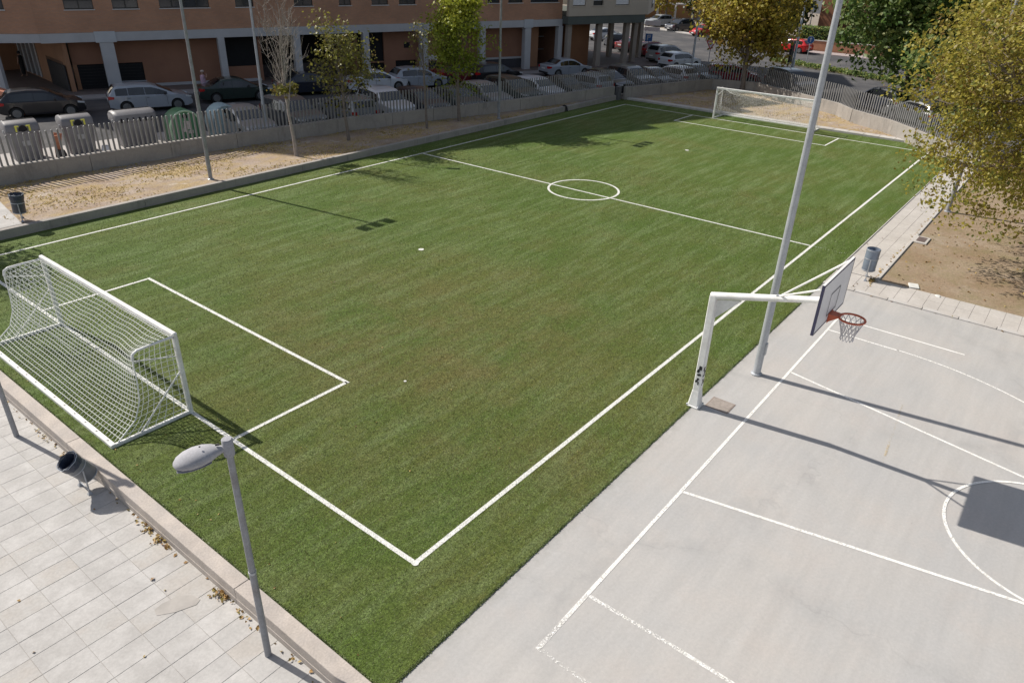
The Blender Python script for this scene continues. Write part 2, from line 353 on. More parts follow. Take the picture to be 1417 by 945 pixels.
# ------------------------------------------------------------------ mesh helpers
class MB:
    def __init__(s): s.v = []; s.f = []; s.m = []; s.cur = 0; s.uv = None
    def add(s, vs, fs):
        o = len(s.v); s.v.extend([tuple(v) for v in vs])
        for f in fs: s.f.append(tuple(i+o for i in f)); s.m.append(s.cur)
    def mat(s, i): s.cur = i; return s
    def box(s, c, d, rz=0, taper=1.0, R=None):
        hx, hy, hz = d[0]/2, d[1]/2, d[2]/2
        P = [(-hx, -hy, -hz), (hx, -hy, -hz), (hx, hy, -hz), (-hx, hy, -hz), (-hx*taper, -hy*taper, hz), (hx*taper, -hy*taper, hz), (hx*taper, hy*taper, hz), (-hx*taper, hy*taper, hz)]
        if R is None: R = Matrix.Rotation(rz, 3, 'Z')
        c = Vector(c)
        s.add([c + R @ Vector(p) for p in P], [(0, 3, 2, 1), (4, 5, 6, 7), (0, 1, 5, 4), (1, 2, 6, 5), (2, 3, 7, 6), (3, 0, 4, 7)])
        return s
    def bev(s, c, d, b, rz=0):
        """box with chamfered vertical and top edges"""
        hx, hy, hz = d[0]/2, d[1]/2, d[2]/2
        R = Matrix.Rotation(rz, 3, 'Z'); c = Vector(c)
        def ring(x, y, z, k): return [(-x+k, -y, z), (x-k, -y, z), (x, -y+k, z), (x, y-k, z), (x-k, y, z), (-x+k, y, z), (-x, y-k, z), (-x, -y+k, z)]
        rs = [ring(hx, hy, -hz, b), ring(hx, hy, hz-b, b), ring(hx-b, hy-b, hz, b*.6)]
        vs = [c + R @ Vector(p) for r in rs for p in r]
        fs = [tuple(range(7, -1, -1)), tuple(range(16, 24))]
        for k in range(2):
            for i in range(8):
                j = (i+1) % 8; fs.append((k*8+i, k*8+j, k*8+8+j, k*8+8+i))
        s.add(vs, fs); return s
    def tube(s, a, b, r0, r1=None, n=10, cap=True):
        if r1 is None: r1 = r0
        return s.sweep([a, b], [r0, r1], n, cap)
    def sweep(s, pts, rad, n=8, cap=True, closed=False):
        pts = [Vector(p) for p in pts]
        if isinstance(rad, (int, float)): rad = [rad]*len(pts)
        N = len(pts); rings = []; up = None
        for i, p in enumerate(pts):
            if closed: t = pts[(i+1) % N]-pts[i-1]
            else: t = pts[min(i+1, N-1)]-pts[max(i-1, 0)]
            if t.length < 1e-9: t = Vector((0, 0, 1))
            t.normalize()
            if up is None: up = Vector((0, 0, 1)) if abs(t.z) < 0.9 else Vector((1, 0, 0))
            x = t.cross(up)
            if x.length < 1e-6: x = t.orthogonal()
            x.normalize(); y = x.cross(t); up = y
            rings.append([p + (x*math.cos(2*PI*k/n) + y*math.sin(2*PI*k/n))*rad[i] for k in range(n)])
        vs = [q for r in rings for q in r]; fs = []
        for i in range(N if closed else N-1):
            a = i*n; b = ((i+1) % N)*n
            for k in range(n):
                j = (k+1) % n; fs.append((a+k, a+j, b+j, b+k))
        if cap and not closed: fs.append(tuple(range(n-1, -1, -1))); fs.append(tuple((N-1)*n+k for k in range(n)))
        s.add(vs, fs); return s
    def loft(s, rings, cap=True, closed=True):
        n = len(rings[0]); vs = [q for r in rings for q in r]; fs = []
        for i in range(len(rings)-1):
            for k in range(n if closed else n-1):
                j = (k+1) % n; fs.append((i*n+k, i*n+j, (i+1)*n+j, (i+1)*n+k))
        if cap: fs.append(tuple(range(n-1, -1, -1))); fs.append(tuple((len(rings)-1)*n+k for k in range(n)))
        s.add(vs, fs); return s
    def lathe(s, prof, c=(0, 0, 0), n=20, R=None):
        R = R or Matrix.Identity(3); c = Vector(c)
        rings = [[c + R @ Vector((r*math.cos(2*PI*k/n), r*math.sin(2*PI*k/n), z)) for k in range(n)] for r, z in prof]
        return s.loft(rings)
    def poly(s, pts, z0, z1):
        n = len(pts)
        vs = [(p[0], p[1], z0) for p in pts] + [(p[0], p[1], z1) for p in pts]
        fs = [tuple(range(n-1, -1, -1)), tuple(range(n, 2*n))] + [(i, (i+1) % n, n+(i+1) % n, n+i) for i in range(n)]
        s.add(vs, fs); return s
    def flat(s, pts, z):
        s.add([(p[0], p[1], z) for p in pts], [tuple(range(len(pts)))]); return s
    def mesh(s, name, mats, smooth=False):
        me = bpy.data.meshes.new(name)
        me.from_pydata(s.v, [], s.f)
        if not isinstance(mats, (list, tuple)): mats = [mats]
        for m in mats: me.materials.append(m)
        if len(mats) > 1: me.polygons.foreach_set('material_index', s.m)
        if smooth:
            me.polygons.foreach_set('use_smooth', [True]*len(me.polygons))
            me.set_sharp_from_angle(angle=math.radians(smooth if smooth > 1 else 38))
        me.update()
        return me
    def build(s, name, mats, parent=None, smooth=False):
        return link(name, s.mesh(name, mats, smooth), parent)
def link(name, data, parent=None):
    o = bpy.data.objects.new(name, data); COL.objects.link(o)
    if parent is not None: o.parent = parent
    return o
def thing(name, label, cat, loc=(0, 0, 0), rz=0, group=None):
    o = link(name, None); o.location = loc; o.rotation_euler = (0, 0, rz); o.empty_display_size = 0.3
    return tag(o, label, cat, group)
def tag(o, label, cat, group=None):
    o['label'] = label; o['category'] = cat
    if group: o['group'] = group
    return o
def struct(o): o['kind'] = 'structure'; return o
def stuff(o): o['kind'] = 'stuff'; return o
def dup(root, loc=None, rz=None, label=None, group=None, parent=None, cat=None):
    def cp(o, par):
        c = o.copy(); COL.objects.link(c)
        if par is not None: c.parent = par
        for ch in KIDS.get(o.name, []) or o.children: cp(ch, c)
        return c
    KIDS = {}
    r = cp(root, parent)
    if loc is not None: r.location = loc
    if rz is not None: r.rotation_euler = (0, 0, rz)
    if label: r['label'] = label
    if group: r['group'] = group
    if cat: r['category'] = cat
    return r
def leafmesh(name, pos, nrm, size, material, parent=None, pick=None, fold=0.25, elong=1.25):
    """one small folded leaf per position"""
    N = len(pos)
    nrm = nrm/np.linalg.norm(nrm, axis=1)[:, None]
    ref = rng.normal(size=(N, 3)); t = np.cross(nrm, ref); t /= np.linalg.norm(t, axis=1)[:, None]
    b = np.cross(nrm, t)
    s = (size*rng.uniform(0.6, 1.3, N))[:, None] if np.isscalar(size) else size[:, None]
    a = pos - t*s*elong*0.5; c = pos + t*s*elong*0.5
    l = pos + b*s*0.42 + nrm*s*fold*rng.uniform(-.2, 1, N)[:, None]; r = pos - b*s*0.42 + nrm*s*fold*rng.uniform(-.2, 1, N)[:, None]
    V = np.stack([a, l, c, r], 1).reshape(-1, 3)
    me = bpy.data.meshes.new(name)
    me.vertices.add(4*N); me.vertices.foreach_set('co', V.ravel().astype(np.float32))
    me.loops.add(6*N); me.polygons.add(2*N)
    base = np.arange(N)[:, None]*4
    idx = np.concatenate([base+0, base+1, base+2, base+0, base+2, base+3], 1)
    me.loops.foreach_set('vertex_index', idx.ravel().astype(np.int32))
    me.polygons.foreach_set('loop_start', (np.arange(2*N)*3).astype(np.int32))
    me.polygons.foreach_set('loop_total', np.full(2*N, 3, np.int32))
    if pick is None: pick = rng.uniform(0, 1, N)
    at = me.attributes.new('pick', 'FLOAT', 'FACE'); at.data.foreach_set('value', np.repeat(np.clip(pick, 0, 1), 2).astype(np.float32))
    me.materials.append(material); me.update(); me.validate()
    return link(name, me, parent)

# ================================================================== GROUND
m = MB(); m.flat([(-400, -400), (600, -400), (600, 600), (-400, 600)], -0.32)
struct(m.build('ground', mat('far_ground', (0.16, 0.13, 0.10), 0.95, 0.2, 0.2)))
m = MB(); m.flat([(-60, 24.5), (42, 21.6), (52.3, 18.6), (53.8, 15.3), (49.6, 8.9), (46.7, 5.9), (42.2, 0.9), (44, -40), (400, -40), (400, 300), (-60, 300)], 0.0)
struct(m.build('road', asphalt))
m = MB(); m.poly([(-2.02, -1.42), (42.95, -1.42), (42.95, 21.45), (-2.02, 21.45)], -0.2, 0.0)
struct(m.build('turf', turf))
m = MB(); m.flat([(-12, -40), (17.32, -40), (17.32, -1.42), (-1.97, -1.42), (-1.97, -1.6), (-2.32, -1.6), (-2.32, -2.0), (-12, -2.0)], -0.004)
struct(m.build('court_floor', court))
# sandy strips inside the fence
def sheet(poly_fn, x0, x1, y0, y1, step, name, material, zf):
    xs = np.arange(x0, x1+step, step); ys = np.arange(y0, y1+step, step)
    vs = []; idx = {}
    fs = []
    for i, x in enumerate(xs):
        for j, y in enumerate(ys):
            idx[i, j] = len(vs); vs.append((x, y, zf(x, y)))
    for i in range(len(xs)-1):
        for j in range(len(ys)-1):
            if poly_fn((xs[i]+xs[i+1])/2, (ys[j]+ys[j+1])/2): fs.append((idx[i, j], idx[i+1, j], idx[i+1, j+1], idx[i, j+1]))
    me = bpy.data.meshes.new(name); me.from_pydata(vs, [], fs); me.materials.append(material)
    me.polygons.foreach_set('use_smooth', [True]*len(fs)); me.update()
    return link(name, me)
def bumpy(x, y): return 0.018*math.sin(x*1.7+y*.6)*math.sin(y*1.3-x*.4) + 0.012*math.sin(x*4.1+y*3.3)
FL = [(-14.0, 27.75), (3.55, 27.5), (10.68, 26.95), (20.35, 25.8), (25.86, 24.5), (32.5, 23.05), (42.0, 21.6)]
FR = [(42.8, 21.12), (50.24, 19.1), (52.13, 18.43), (53.4, 15.3)]
FN = [(53.4, 15.3), (49.36, 8.76), (48.39, 7.26), (46.59, 5.82), (44.6, 3.02), (42.29, 0.92), (39.6, -1.4), (37.6, -3.0)]
def yfence(x):
    return float(np.interp(x, [p[0] for p in FL]+[p[0] for p in FR[:3]], [p[1] for p in FL]+[p[1] for p in FR[:3]]))
def zsand(x, y):
    k = min(max((x-40)/3.5, 0), 1)
    return (0.27*(1-k) + 0.10*k) + bumpy(x, y)*(1.0 if y > 21.9 or x > 43.8 else 0.3)
struct(sheet(lambda x, y: (y > 21.5 and y < yfence(x)+0.15 and x < 43.3) , -14, 43.5, 21.5, 28.2, 0.25, 'dry_strip', sand, zsand))
def inside_right(x, y):
    if x < 43.2: return False
    xr = float(np.interp(y, [-3, -1.4, 0.92, 3.02, 5.82, 7.26, 8.76, 15.3, 18.43], [37.6, 39.6, 42.29, 44.6, 46.59, 48.39, 49.36, 53.4, 52.2]))
    return x < xr+0.1 and y < yfence(x)+0.1
struct(sheet(inside_right, 43.0, 54, -3, 21.5, 0.25, 'dry_corner', sand, zsand))
m = MB(); m.flat([(18.9, -30), (44, -30), (44, -2.85), (18.9, -2.85)], 0.0)
struct(m.build('soil', soil))
m = MB(); m.flat([(18.0, -30.2), (60, -30.2), (60, -40), (18.0, -40)], -0.01)

# ---- pitch markings (white fibre inlaid in the turf)
marks = thing('pitch_markings', 'white boundary, halfway, centre circle and area lines laid in the green turf', 'pitch lines')
def strip(mb, a, b, wd, z):
    a = Vector((*a, z)); b = Vector((*b, z)); t = (b-a).normalized(); nn = Vector((-t.y, t.x, 0))*wd/2
    n = max(1, int((b-a).length/1.0)); vs = []
    for i in range(n+1):
        p = a.lerp(b, i/n); j1 = random.uniform(-.004, .004); j2 = random.uniform(-.004, .004)
        vs += [p-nn+Vector((0, j1, 0)), p+nn+Vector((0, j2, 0))]
    mb.add(vs, [(2*i, 2*i+2, 2*i+3, 2*i+1) for i in range(n)])
PX, PY, Z1 = 41.1, 20.0, 0.005
HALF_A, HALF_B = (20.65, 0.0), (20.35, 20.0)
def line(name, segs, wd=0.094, z=Z1, material=turf_line, parent=marks):
    mb = MB()
    for a, b in segs: strip(mb, a, b, wd, z)
    return mb.build(name, material, parent)
line('touchline', [((-0.05, 0), (PX+.05, 0))]); line('touchline', [((-0.05, PY), (PX+.05, PY))])
line('goal_line', [((0, 0.05), (0, PY-.05))]); line('goal_line', [((PX, 0.05), (PX, PY-.05))])
line('halfway_line', [((20.65, .05), (20.4, PY-.05))])
line('area_line', [((0.05, 5.40), (3.07, 5.40)), ((3.07, 5.345), (3.07, 14.75)), ((3.02, 14.70), (0.05, 14.70))])
line('area_line', [((PX-.05, 5.0), (PX-2.65, 5.0)), ((PX-2.7, 4.945), (PX-2.7, 14.75)), ((PX-2.65, 14.70), (PX-.05, 14.70))])
def arc(mb, c, r, a0, a1, wd, z, n=64):
    vs = []
    for i in range(n+1):
        a = a0+(a1-a0)*i/n
        for rr in (r-wd/2, r+wd/2): vs.append((c[0]+rr*math.cos(a), c[1]+rr*math.sin(a), z))
    mb.add(vs, [(2*i, 2*i+1, 2*i+3, 2*i+2) for i in range(n)])
m = MB(); arc(m, (20.8, 10.25), 1.58, 0, 2*PI, 0.10, 0.0045+.004); m.build('centre_circle', turf_line, marks)
for c, r in (((10.55, 10.31), .10), ((31.3, 10.31), .11), ((4.02, 4.38), .035), ((0.0, -.01), .06)):
    m = MB(); m.add([(c[0]+r*math.cos(k*PI/8), c[1]+r*math.sin(k*PI/8), 0.0095) for k in range(16)], [tuple(range(16))]); m.build('penalty_spot', turf_line, marks)

# ---- basketball markings
bm = thing('court_markings', 'worn white basketball lines painted on the grey concrete court', 'court lines')
def B(u, v): return (-0.05+u, -2.63-v)
ZB = 0.001
def cl(name, a, b, material=paint_court, z=ZB, wd=0.068): return line(name, [(a, b)], wd, z, material, bm)
cl('baseline', B(0, 0), B(1.37, 0), paint_old, wd=.07); cl('baseline', B(1.37, 0), B(15.1, 0))
cl('sideline', B(0.03, 0.03), B(0.0, 1.2), paint_faint)
cl('sideline', B(0.03, 1.2), B(0.0, 15), paint_faint)
cl('three_point_line', B(1.37, .03), B(1.37, 1.6), paint_old); cl('three_point_line', B(1.37, 1.6), B(1.33, 3.4), paint_old)
cl('lane_line', B(4.75, .03), B(5.93, 5.95)); cl('lane_line', B(10.85, .03), B(9.66, 5.95))
cl('sideline', B(15.0, .03), B(14.98, 3.35))
cl('three_point_line', B(14.0, .03), B(14.0, 1.9))
m = MB(); arc(m, B(7.72, 1.85), 6.30, 0.0, -PI*0.46, 0.055, ZB, 80); m.build('three_point_arc', paint_court, bm)
m = MB(); arc(m, B(7.80, 6.05), 1.90, 0.10, PI-0.10, 0.06, ZB+.004, 60); m.build('free_throw_arc', paint_court, bm)
cl('practice_line', (11.08, -5.26), (8.35, -5.48), paint_yellow, ZB+.004, .05)

# ================================================================== NEAR WALL AND PLAZA
ZP = -0.30
ret = thing('retaining_wall', 'low cast concrete wall between the paved plaza and the green turf', 'wall')
y = -1.6; k = 0
while y < 24:
    y2 = min(y+ (3.4 if k == 0 else 6.0), 24)
    m = MB(); m.bev((-2.15, (y+y2)/2, (-0.45+0.035)/2), (0.27, y2-y-0.006, 0.485), 0.008)
    wc = mat('wall_cap_concrete', (0.47, 0.415, 0.37), 0.88, 0.12, 2.5, var2=0.10, scale2=30, tint=(0.40, 0.36, 0.33), tscale=1.4, bump=0.25, bscale=45)
    m.build('wall_section', wc, ret)
    m = MB(); m.bev((-2.237, (y+y2)/2, -.315), (.11, y2-y-.006, .28), .006); m.build('wall_footing', wc, ret)
    y = y2; k += 1
plaza = struct(link('plaza', None))
m = MB(); m.flat([(-14, -14), (-2.28, -14), (-2.28, 34), (-14, 34)], ZP-0.006)
m.build('mortar_bed', joint, plaza)
TX, TY = 0.634, 0.4225
proto = {}
def tile_mesh(tx, ty, th, key, material, b=0.003, gap=0.005):
    k = (key, round(tx, 3), round(ty, 3))
    if k not in proto:
        mb = MB(); mb.bev((0, 0, -th/2), (tx-gap, ty-gap, th), b); proto[k] = mb.mesh('paving_tile', material)
    return proto[k]
cands = []
for i in range(0, 16):
    for j in range(-8, 60):
        x1 = -2.29 - i*TX
        cx = x1 - TX/2; cy = 1.12 + j*TY + TY/2
        if i == 0: pass
        d = (Vector((cx, cy, ZP)) - CAM_POS).length
        v = Vector((cx, cy, ZP)) - CAM_POS
        z_ = v.dot(_f); vis = z_ > 0 and abs(v.dot(_r2)/z_) < 0.74 and abs(v.dot(_u2)/z_) < 0.50
        cands.append((0 if vis else 1, d, cx, cy))
cands.sort()
rest = MB()
for q, (nv, d, cx, cy) in enumerate(cands):
    key = random.choices('abc', [5, 3, 1.2])[0]
    if cx > -3.0 and 0 < cy < 9 and random.random() < .4: key = 'c'
    material = {'a': pave_c, 'b': pave_d, 'c': pave_w}[key]
    dz = random.uniform(-.0012, .0012)
    if q < 290 and nv == 0:
        o = link('paving_tile', tile_mesh(TX, TY, 0.05, key, material), plaza)
        o.location = (cx, cy, ZP+dz); o.rotation_euler = (random.uniform(-.003, .003), random.uniform(-.003, .003), random.uniform(-.002, .002))
    else:
        rest.bev((cx, cy, ZP-0.025+dz), (TX-.005, TY-.005, .05), .003)
stuff(rest.build('far_paving_tiles', pave_c, plaza))
# a darker cement repair on the plaza
m = MB(); pts = [(-3.24, 2.56), (-3.02, 2.40), (-2.72, 2.28), (-2.62, 2.33), (-2.66, 2.52), (-2.80, 2.66), (-3.05, 2.72), (-3.2, 2.70)]
m.flat(pts, ZP+0.005); m.build('cement_patch', mat('cement_patch', (0.385, 0.36, 0.335), 0.9, 0.15, 5), plaza)

# ================================================================== FAR-SIDE PITCH WALL
pw = thing('pitch_edge_wall', 'low grey concrete wall along the far touchline of the turf', 'wall')
segs = [(-14, -1.0), (-1.0, 6.5), (6.5, 14.0), (14.0, 21.5), (21.5, 29.0), (29.0, 35.55), (35.85, 43.4)]
for a, b in segs:
    m = MB(); m.bev(((a+b)/2, 21.57, 0.05), (b-a-0.012, 0.24, 0.54), 0.012); m.build('wall_section', cast, pw)
m = MB(); m.sweep([(35.7, 21.35, .02), (35.72, 21.42, .2), (35.7, 21.5, .34), (35.68, 21.62, .36), (35.7, 21.75, .30)], [.05, .06, .06, .06, .04], 8)
tag(m.build('drain_pipe', black_m, None, True), 'short black pipe bent over the low wall by the far touchline', 'pipe')
ek = thing('end_kerb', 'pale concrete kerb strip behind the far goal', 'kerb')
for i in range(0, 25):
    y0 = -1.4 + i*0.92
    m = MB(); m.bev((43.28, y0+0.46, 0.01), (0.62, 0.908, 0.22), 0.012); m.build('kerb_stone', kerb_m, ek)

# ================================================================== PATHS
path = struct(link('path', None))
m = MB(); m.flat([(17.25, -30), (18.88, -30), (18.88, -2.85), (43, -2.85), (43, -1.43), (17.25, -1.43)], -0.012)
m.build('path_bed', joint, path)
n_t = 0
edge = MB()
x = 18.95
cols = [(-1.45, -1.872), (-1.872, -2.292), (-2.292, -2.712)]
while x < 43:
    ln = 0.634
    for (ya, yb) in cols:
        if n_t < 130:
            o = link('paving_slab', tile_mesh(ln, ya-yb, 0.06, 'p', path_m, .004, .006), path); o.location = (x+ln/2, (ya+yb)/2, 0.012+random.uniform(-.002, .002)); n_t += 1
    x += ln
y = -1.43; 
o = None
yy = -1.43; r_ = 0
while yy > -22:
    for (xa, xb) in [(17.52, 18.2), (18.2, 18.88)]:
        if yy > -16:
            o = link('paving_slab', tile_mesh(xb-xa, 0.4225, 0.06, 'p', path_m, .004, .006), path); o.location = ((xa+xb)/2, yy-0.211, 0.012+random.uniform(-.002, .002))
    yy -= 0.4225; r_ += 1
pk = thing('path_kerb', 'row of narrow pale kerb stones between the basketball court and the cross path', 'kerb')
yy = -1.43
while yy > -22:
    m_k = proto.get('kerb')
    if not m_k:
        mb = MB(); mb.bev((0, 0, -0.05), (0.19, 0.985, 0.16), .012); m_k = proto['kerb'] = mb.mesh('kerb_stone', kerb_m)
    o = link('kerb_stone', m_k, pk); o.location = (17.41, yy-0.5, 0.012 + random.uniform(-.003, .003)); yy -= 1.0
sk = thing('soil_kerb', 'thin concrete edging between the straight path and the bare soil', 'kerb')
x = 18.95
mb = MB(); mb.bev((0, 0, -0.04), (0.985, 0.10, 0.14), .012); km = mb.mesh('kerb_stone', kerb_m)
while x < 42:
    o = link('kerb_stone', km, sk); o.location = (x+.5, -2.76, 0.018 + random.uniform(-.003, .003)); x += 1.0
tk = thing('turf_kerb', 'thin concrete edging between the turf and the straight path', 'kerb')
x = 18.95
mb = MB(); mb.bev((0, 0, -0.06), (0.985, 0.045, 0.14), .008); km2 = mb.mesh('kerb_stone', kerb_m)
while x < 42.5:
    o = link('kerb_stone', km2, tk); o.location = (x+.5, -1.44, 0.030); x += 1.0

# small covers and stones
m = MB(); m.bev((24.25, -3.0, 0.02), (0.95, 0.52, 0.05), .015)
cv = thing('drain_cover', 'grey drain cover in a pale frame at the edge of the soil', 'drain cover', (24.25, -3.02, 0))
m = MB(); m.bev((0, 0, 0.02), (0.85, 0.50, 0.06), .012); m.build('frame', kerb_m, cv)
m = MB()
for i in range(7): m.box((-.27+i*.09, 0, 0.056), (0.06, 0.30, 0.012))
m.build('grate', mat('grate_iron', (0.16, 0.12, 0.11), 0.7, 0.1, 8), cv)
cv = thing('service_cover', 'brown square service cover set in the concrete beside the hoop pole', 'service cover', (8.13, -1.93, 0))
m = MB(); m.bev((0, 0, 0.0), (0.50, 0.55, 0.014), .003); m.build('frame', rust_m, cv)
m = MB(); m.bev((0, 0, 0.004), (0.44, 0.49, 0.014), .003); m.build('lid', mat('iron_lid', (0.30, 0.26, 0.23), 0.8, 0.2, 12), cv)
def blob(name, c, d, material, label, cat, n=9, seed=0):
    r = random.Random(seed); mb = MB(); rings = []
    for z, s in ((0, .95), (.5, 1), (1, .75)):
        rings.append([(d[0]/2*s*math.cos(2*PI*k/n)*(1+.0), d[1]/2*s*math.sin(2*PI*k/n), z*d[2]) for k in range(n)])
    jit = [1+r.uniform(-.18, .18) for _ in range(n)]
    rings = [[(p[0]*jit[k], p[1]*jit[k], p[2]) for k, p in enumerate(rg)] for rg in rings]
    mb.loft(rings); o = mb.build(name, material); o.location = c; o.rotation_euler = (0, 0, r.uniform(0, 3)); return tag(o, label, cat)
m = MB(); m.bev((0, 0, 0.02), (0.40, 0.30, 0.05), .01); o = m.build('paving_fragment', stone_m); o.location = (19.12, -3.82, 0); o.rotation_euler = (0, 0, .3)
tag(o, 'larger white slab fragment lying on the soil near the grey litter bin', 'stone slab')
blob('white_stone', (18.73+.05, -4.61, 0), (.25, .16, .04), stone_m, 'small white stone lying at the edge of the soil beyond the slab fragment', 'stone', seed=3)

# ================================================================== NEAR GOAL
GH = 1.95; HY = 3.21
def goal_net(parent, seed, fine=False):
    r = random.Random(seed)
    sp = 0.122
    def prof(w):
        """depth,height polyline from crossbar to ground bar; w=1 at the ends (held out by the side bars)"""
        A = [(0, GH), (0.45, GH-.01), (0.86, GH-.06), (0.93, 1.55), (0.96, 1.1), (1.02, .72), (1.2, .35), (1.62, .05)]
        Bc = [(0, GH), (0.28, GH-.26), (0.56, GH-.50), (0.80, 1.10), (0.94, .80), (1.12, .50), (1.34, .25), (1.62, .05)]
        return [(a[0]*w+b[0]*(1-w), a[1]*w+b[1]*(1-w)) for a, b in zip(A, Bc)]
    def sample(P, t):
        d = [0]
        for i in range(1, len(P)): d.append(d[-1]+math.hypot(P[i][0]-P[i-1][0], P[i][1]-P[i-1][1]))
        t *= d[-1]
        for i in range(1, len(P)):
            if t <= d[i]+1e-9:
                k = (t-d[i-1])/(d[i]-d[i-1]); return (P[i-1][0]+(P[i][0]-P[i-1][0])*k, P[i-1][1]+(P[i][1]-P[i-1][1])*k)
        return P[-1]
    NY = int(2*HY/sp); NP = 28
    def pt(yf, t):
        yv = -HY + 2*HY*yf
        wv = abs(yv/HY)**3.2
        d, z = sample(prof(wv), t)
        sag = math.sin(PI*min(t*2.2, 1))*0.05*(math.sin(yv*4.3)*.5+.5)*(t < .45)
        sway = 0.02*math.sin(yv*2.1+t*5) + 0.05*math.sin(PI*t)*math.sin(yv*1.1+.7)*(1-wv)
        lump = 0.06*math.exp(-((yv-1.2)**2)/1.4)*math.sin(PI*t)*(t > .6)
        return Vector((-d - sway*.4 + lump, yv + .03*math.sin(t*7)*(1-wv), max(.03, z - sag + sway*.3)))
    rad = 0.0048 if fine else 0.0078
    mb = MB()
    for i in range(NY+1): mb.sweep([pt(i/NY, j/NP) for j in range(NP+1)], rad, 3, False)
    for j in range(1, NP+1):
        if j == NP: continue
        mb.sweep([pt(i/NY, j/NP) for i in range(NY+1)], rad, 3, False)
    for s in (0, 1):
        yv = -HY if s == 0 else HY
        inw = 1 if s == 0 else -1
        def sp_(u, z):
            P = prof(1.0)
            # depth of back edge at height z
            zz = [p[1] for p in P[2:]][::-1]; dd = [p[0] for p in P[2:]][::-1]
            D = float(np.interp(z, zz, dd))
            return Vector((-D*u, yv + inw*(0.10*math.sin(PI*u)*math.sin(PI*min(z/GH, 1))), z))
        NU, NZ = 8, 15
        for a in range(1, NU): mb.sweep([sp_(a/NU, .04+(GH-.1)*b/NZ) for b in range(NZ+1)], rad, 3, False)
        for b in range(0, NZ+1): mb.sweep([sp_(a/NU, .04+(GH-.1)*b/NZ) for a in range(NU+1)], rad, 3, False)
    return mb.build('net', net_m, parent)
def make_goal(label, loc, rz):
    g = thing('football_goal', label, 'goal', loc, rz, 'white football goals at the two ends of the pitch')
    for s in (-1, 1):
        m = MB(); m.bev((0, s*HY, GH/2), (0.10, 0.11, GH), .02); m.build('post', white_metal, g, 30)
        m = MB(); m.box((0.052, s*HY, GH-.10), (.004, .07, .13)); m.box((0.052, s*HY+.01, GH-.38), (.004, .05, .14)); m.build('sticker', mat('grey_sticker', (.35, .35, .42), .5, .2, 20), g)
        m = MB(); m.sweep([(0, s*HY, GH-.04), (-.55, s*HY, GH-.04), (-.80, s*HY, GH-.05), (-.90, s*HY, GH-.10), (-.93, s*HY, GH-.22)], .028, 8); m.build('top_side_bar', white_metal, g, 60)
        m = MB(); m.sweep([(-.93, s*HY, GH-.22), (-.94, s*HY, 1.2), (-.98, s*HY, .8), (-1.15, s*HY, .40), (-1.6, s*HY, .06)], .014, 6); m.build('edge_cord', net_m, g, 60)
        m = MB(); m.bev((-.84, s*HY, 0.035), (1.68, 0.075, 0.07), .012); m.build('ground_side_bar', white_metal, g)
        m = MB(); m.tube((-.03, s*HY, 1.08), (-1.12, s*HY, .05), .019, n=8); m.build('side_brace', white_metal, g, 40)
        m = MB(); m.tube((-.03, s*HY, 1.45), (-.90, s*HY, GH-.26), .017, n=8); m.build('side_brace', white_metal, g, 40)
    m = MB(); m.bev((0, 0, GH-.0), (0.10, 2*HY+.11, 0.11), .02); m.build('crossbar', white_metal, g, 30)
    m = MB(); m.bev((-1.70, 0, 0.04), (0.11, 2*HY+.08, 0.08), .015)
    m.build('ground_back_bar', white_metal, g)
    m = MB()
    for i in range(13): m.box((-1.70, -3.0+i*.5, .084), (.03, .05, .012))
    m.build('net_hooks', mat('grey_hook', (.3, .3, .3), .6), g)
    return g
g1 = make_goal('large white football goal with white net in the lower left, nearest the camera', (-0.02, 10.20, 0), 0)
g2 = dup(g1, (41.12, 10.0, 0), PI, 'white football goal at the far end of the pitch, against the sandy corner')
goal_net(g1, 1); goal_net(g2, 2, True)

# ================================================================== BASKETBALL HOOP
hp = thing('basketball_hoop', 'white cantilever basketball hoop with grey backboard and orange rim at the court edge', 'basketball hoop', (7.74, -1.46, 0))
m = MB()
def rr(hx, hy, b): return [(-hx+b, -hy), (hx-b, -hy), (hx, -hy+b), (hx, hy-b), (hx-b, hy), (-hx+b, hy), (-hx, hy-b), (-hx, -hy+b)]
def ring_at(c, hx, hy, b, ax=None):
    return [Vector((c[0]+p[0], c[1]+p[1], c[2])) for p in rr(hx, hy, b)]
m.loft([ring_at((0, 0, 0.006), .155, .155, .03), ring_at((0, 0, .028), .155, .155, .03), ring_at((0, 0, .034), .135, .135, .03), ring_at((0, 0, .42), .092, .092, .02)])
m.build('base', white_metal, hp, 30)
m = MB()
for a in (-1, 1):
    for b in (-1, 1): m.lathe([(.018, .0), (.018, .035), (.006, .045)], (a*.138, b*.138, .02), 6)
m.build('anchor_bolts', grey_metal, hp)
m = MB(); m.loft([ring_at((0, 0, .40), .088, .088, .02), ring_at((0, 0, 2.82), .080, .080, .018)]); m.build('pole', white_metal, hp, 30)
a0 = Vector((0, .06, 2.80)); a1 = Vector((0, -2.30, 3.42))
m = MB(); m.tube(a0, a1, .080, .066, 14); m.build('arm', white_metal, hp, 40)
m = MB(); m.add([(-.012, -.07, 2.74), (-.012, -.07, 2.28), (-.012, -.62, 2.88), (.012, -.07, 2.74), (.012, -.07, 2.28), (.012, -.62, 2.88)], [(0, 1, 2), (5, 4, 3), (0, 3, 4, 1), (1, 4, 5, 2), (2, 5, 3, 0)]); m.build('gusset', white_metal, hp)
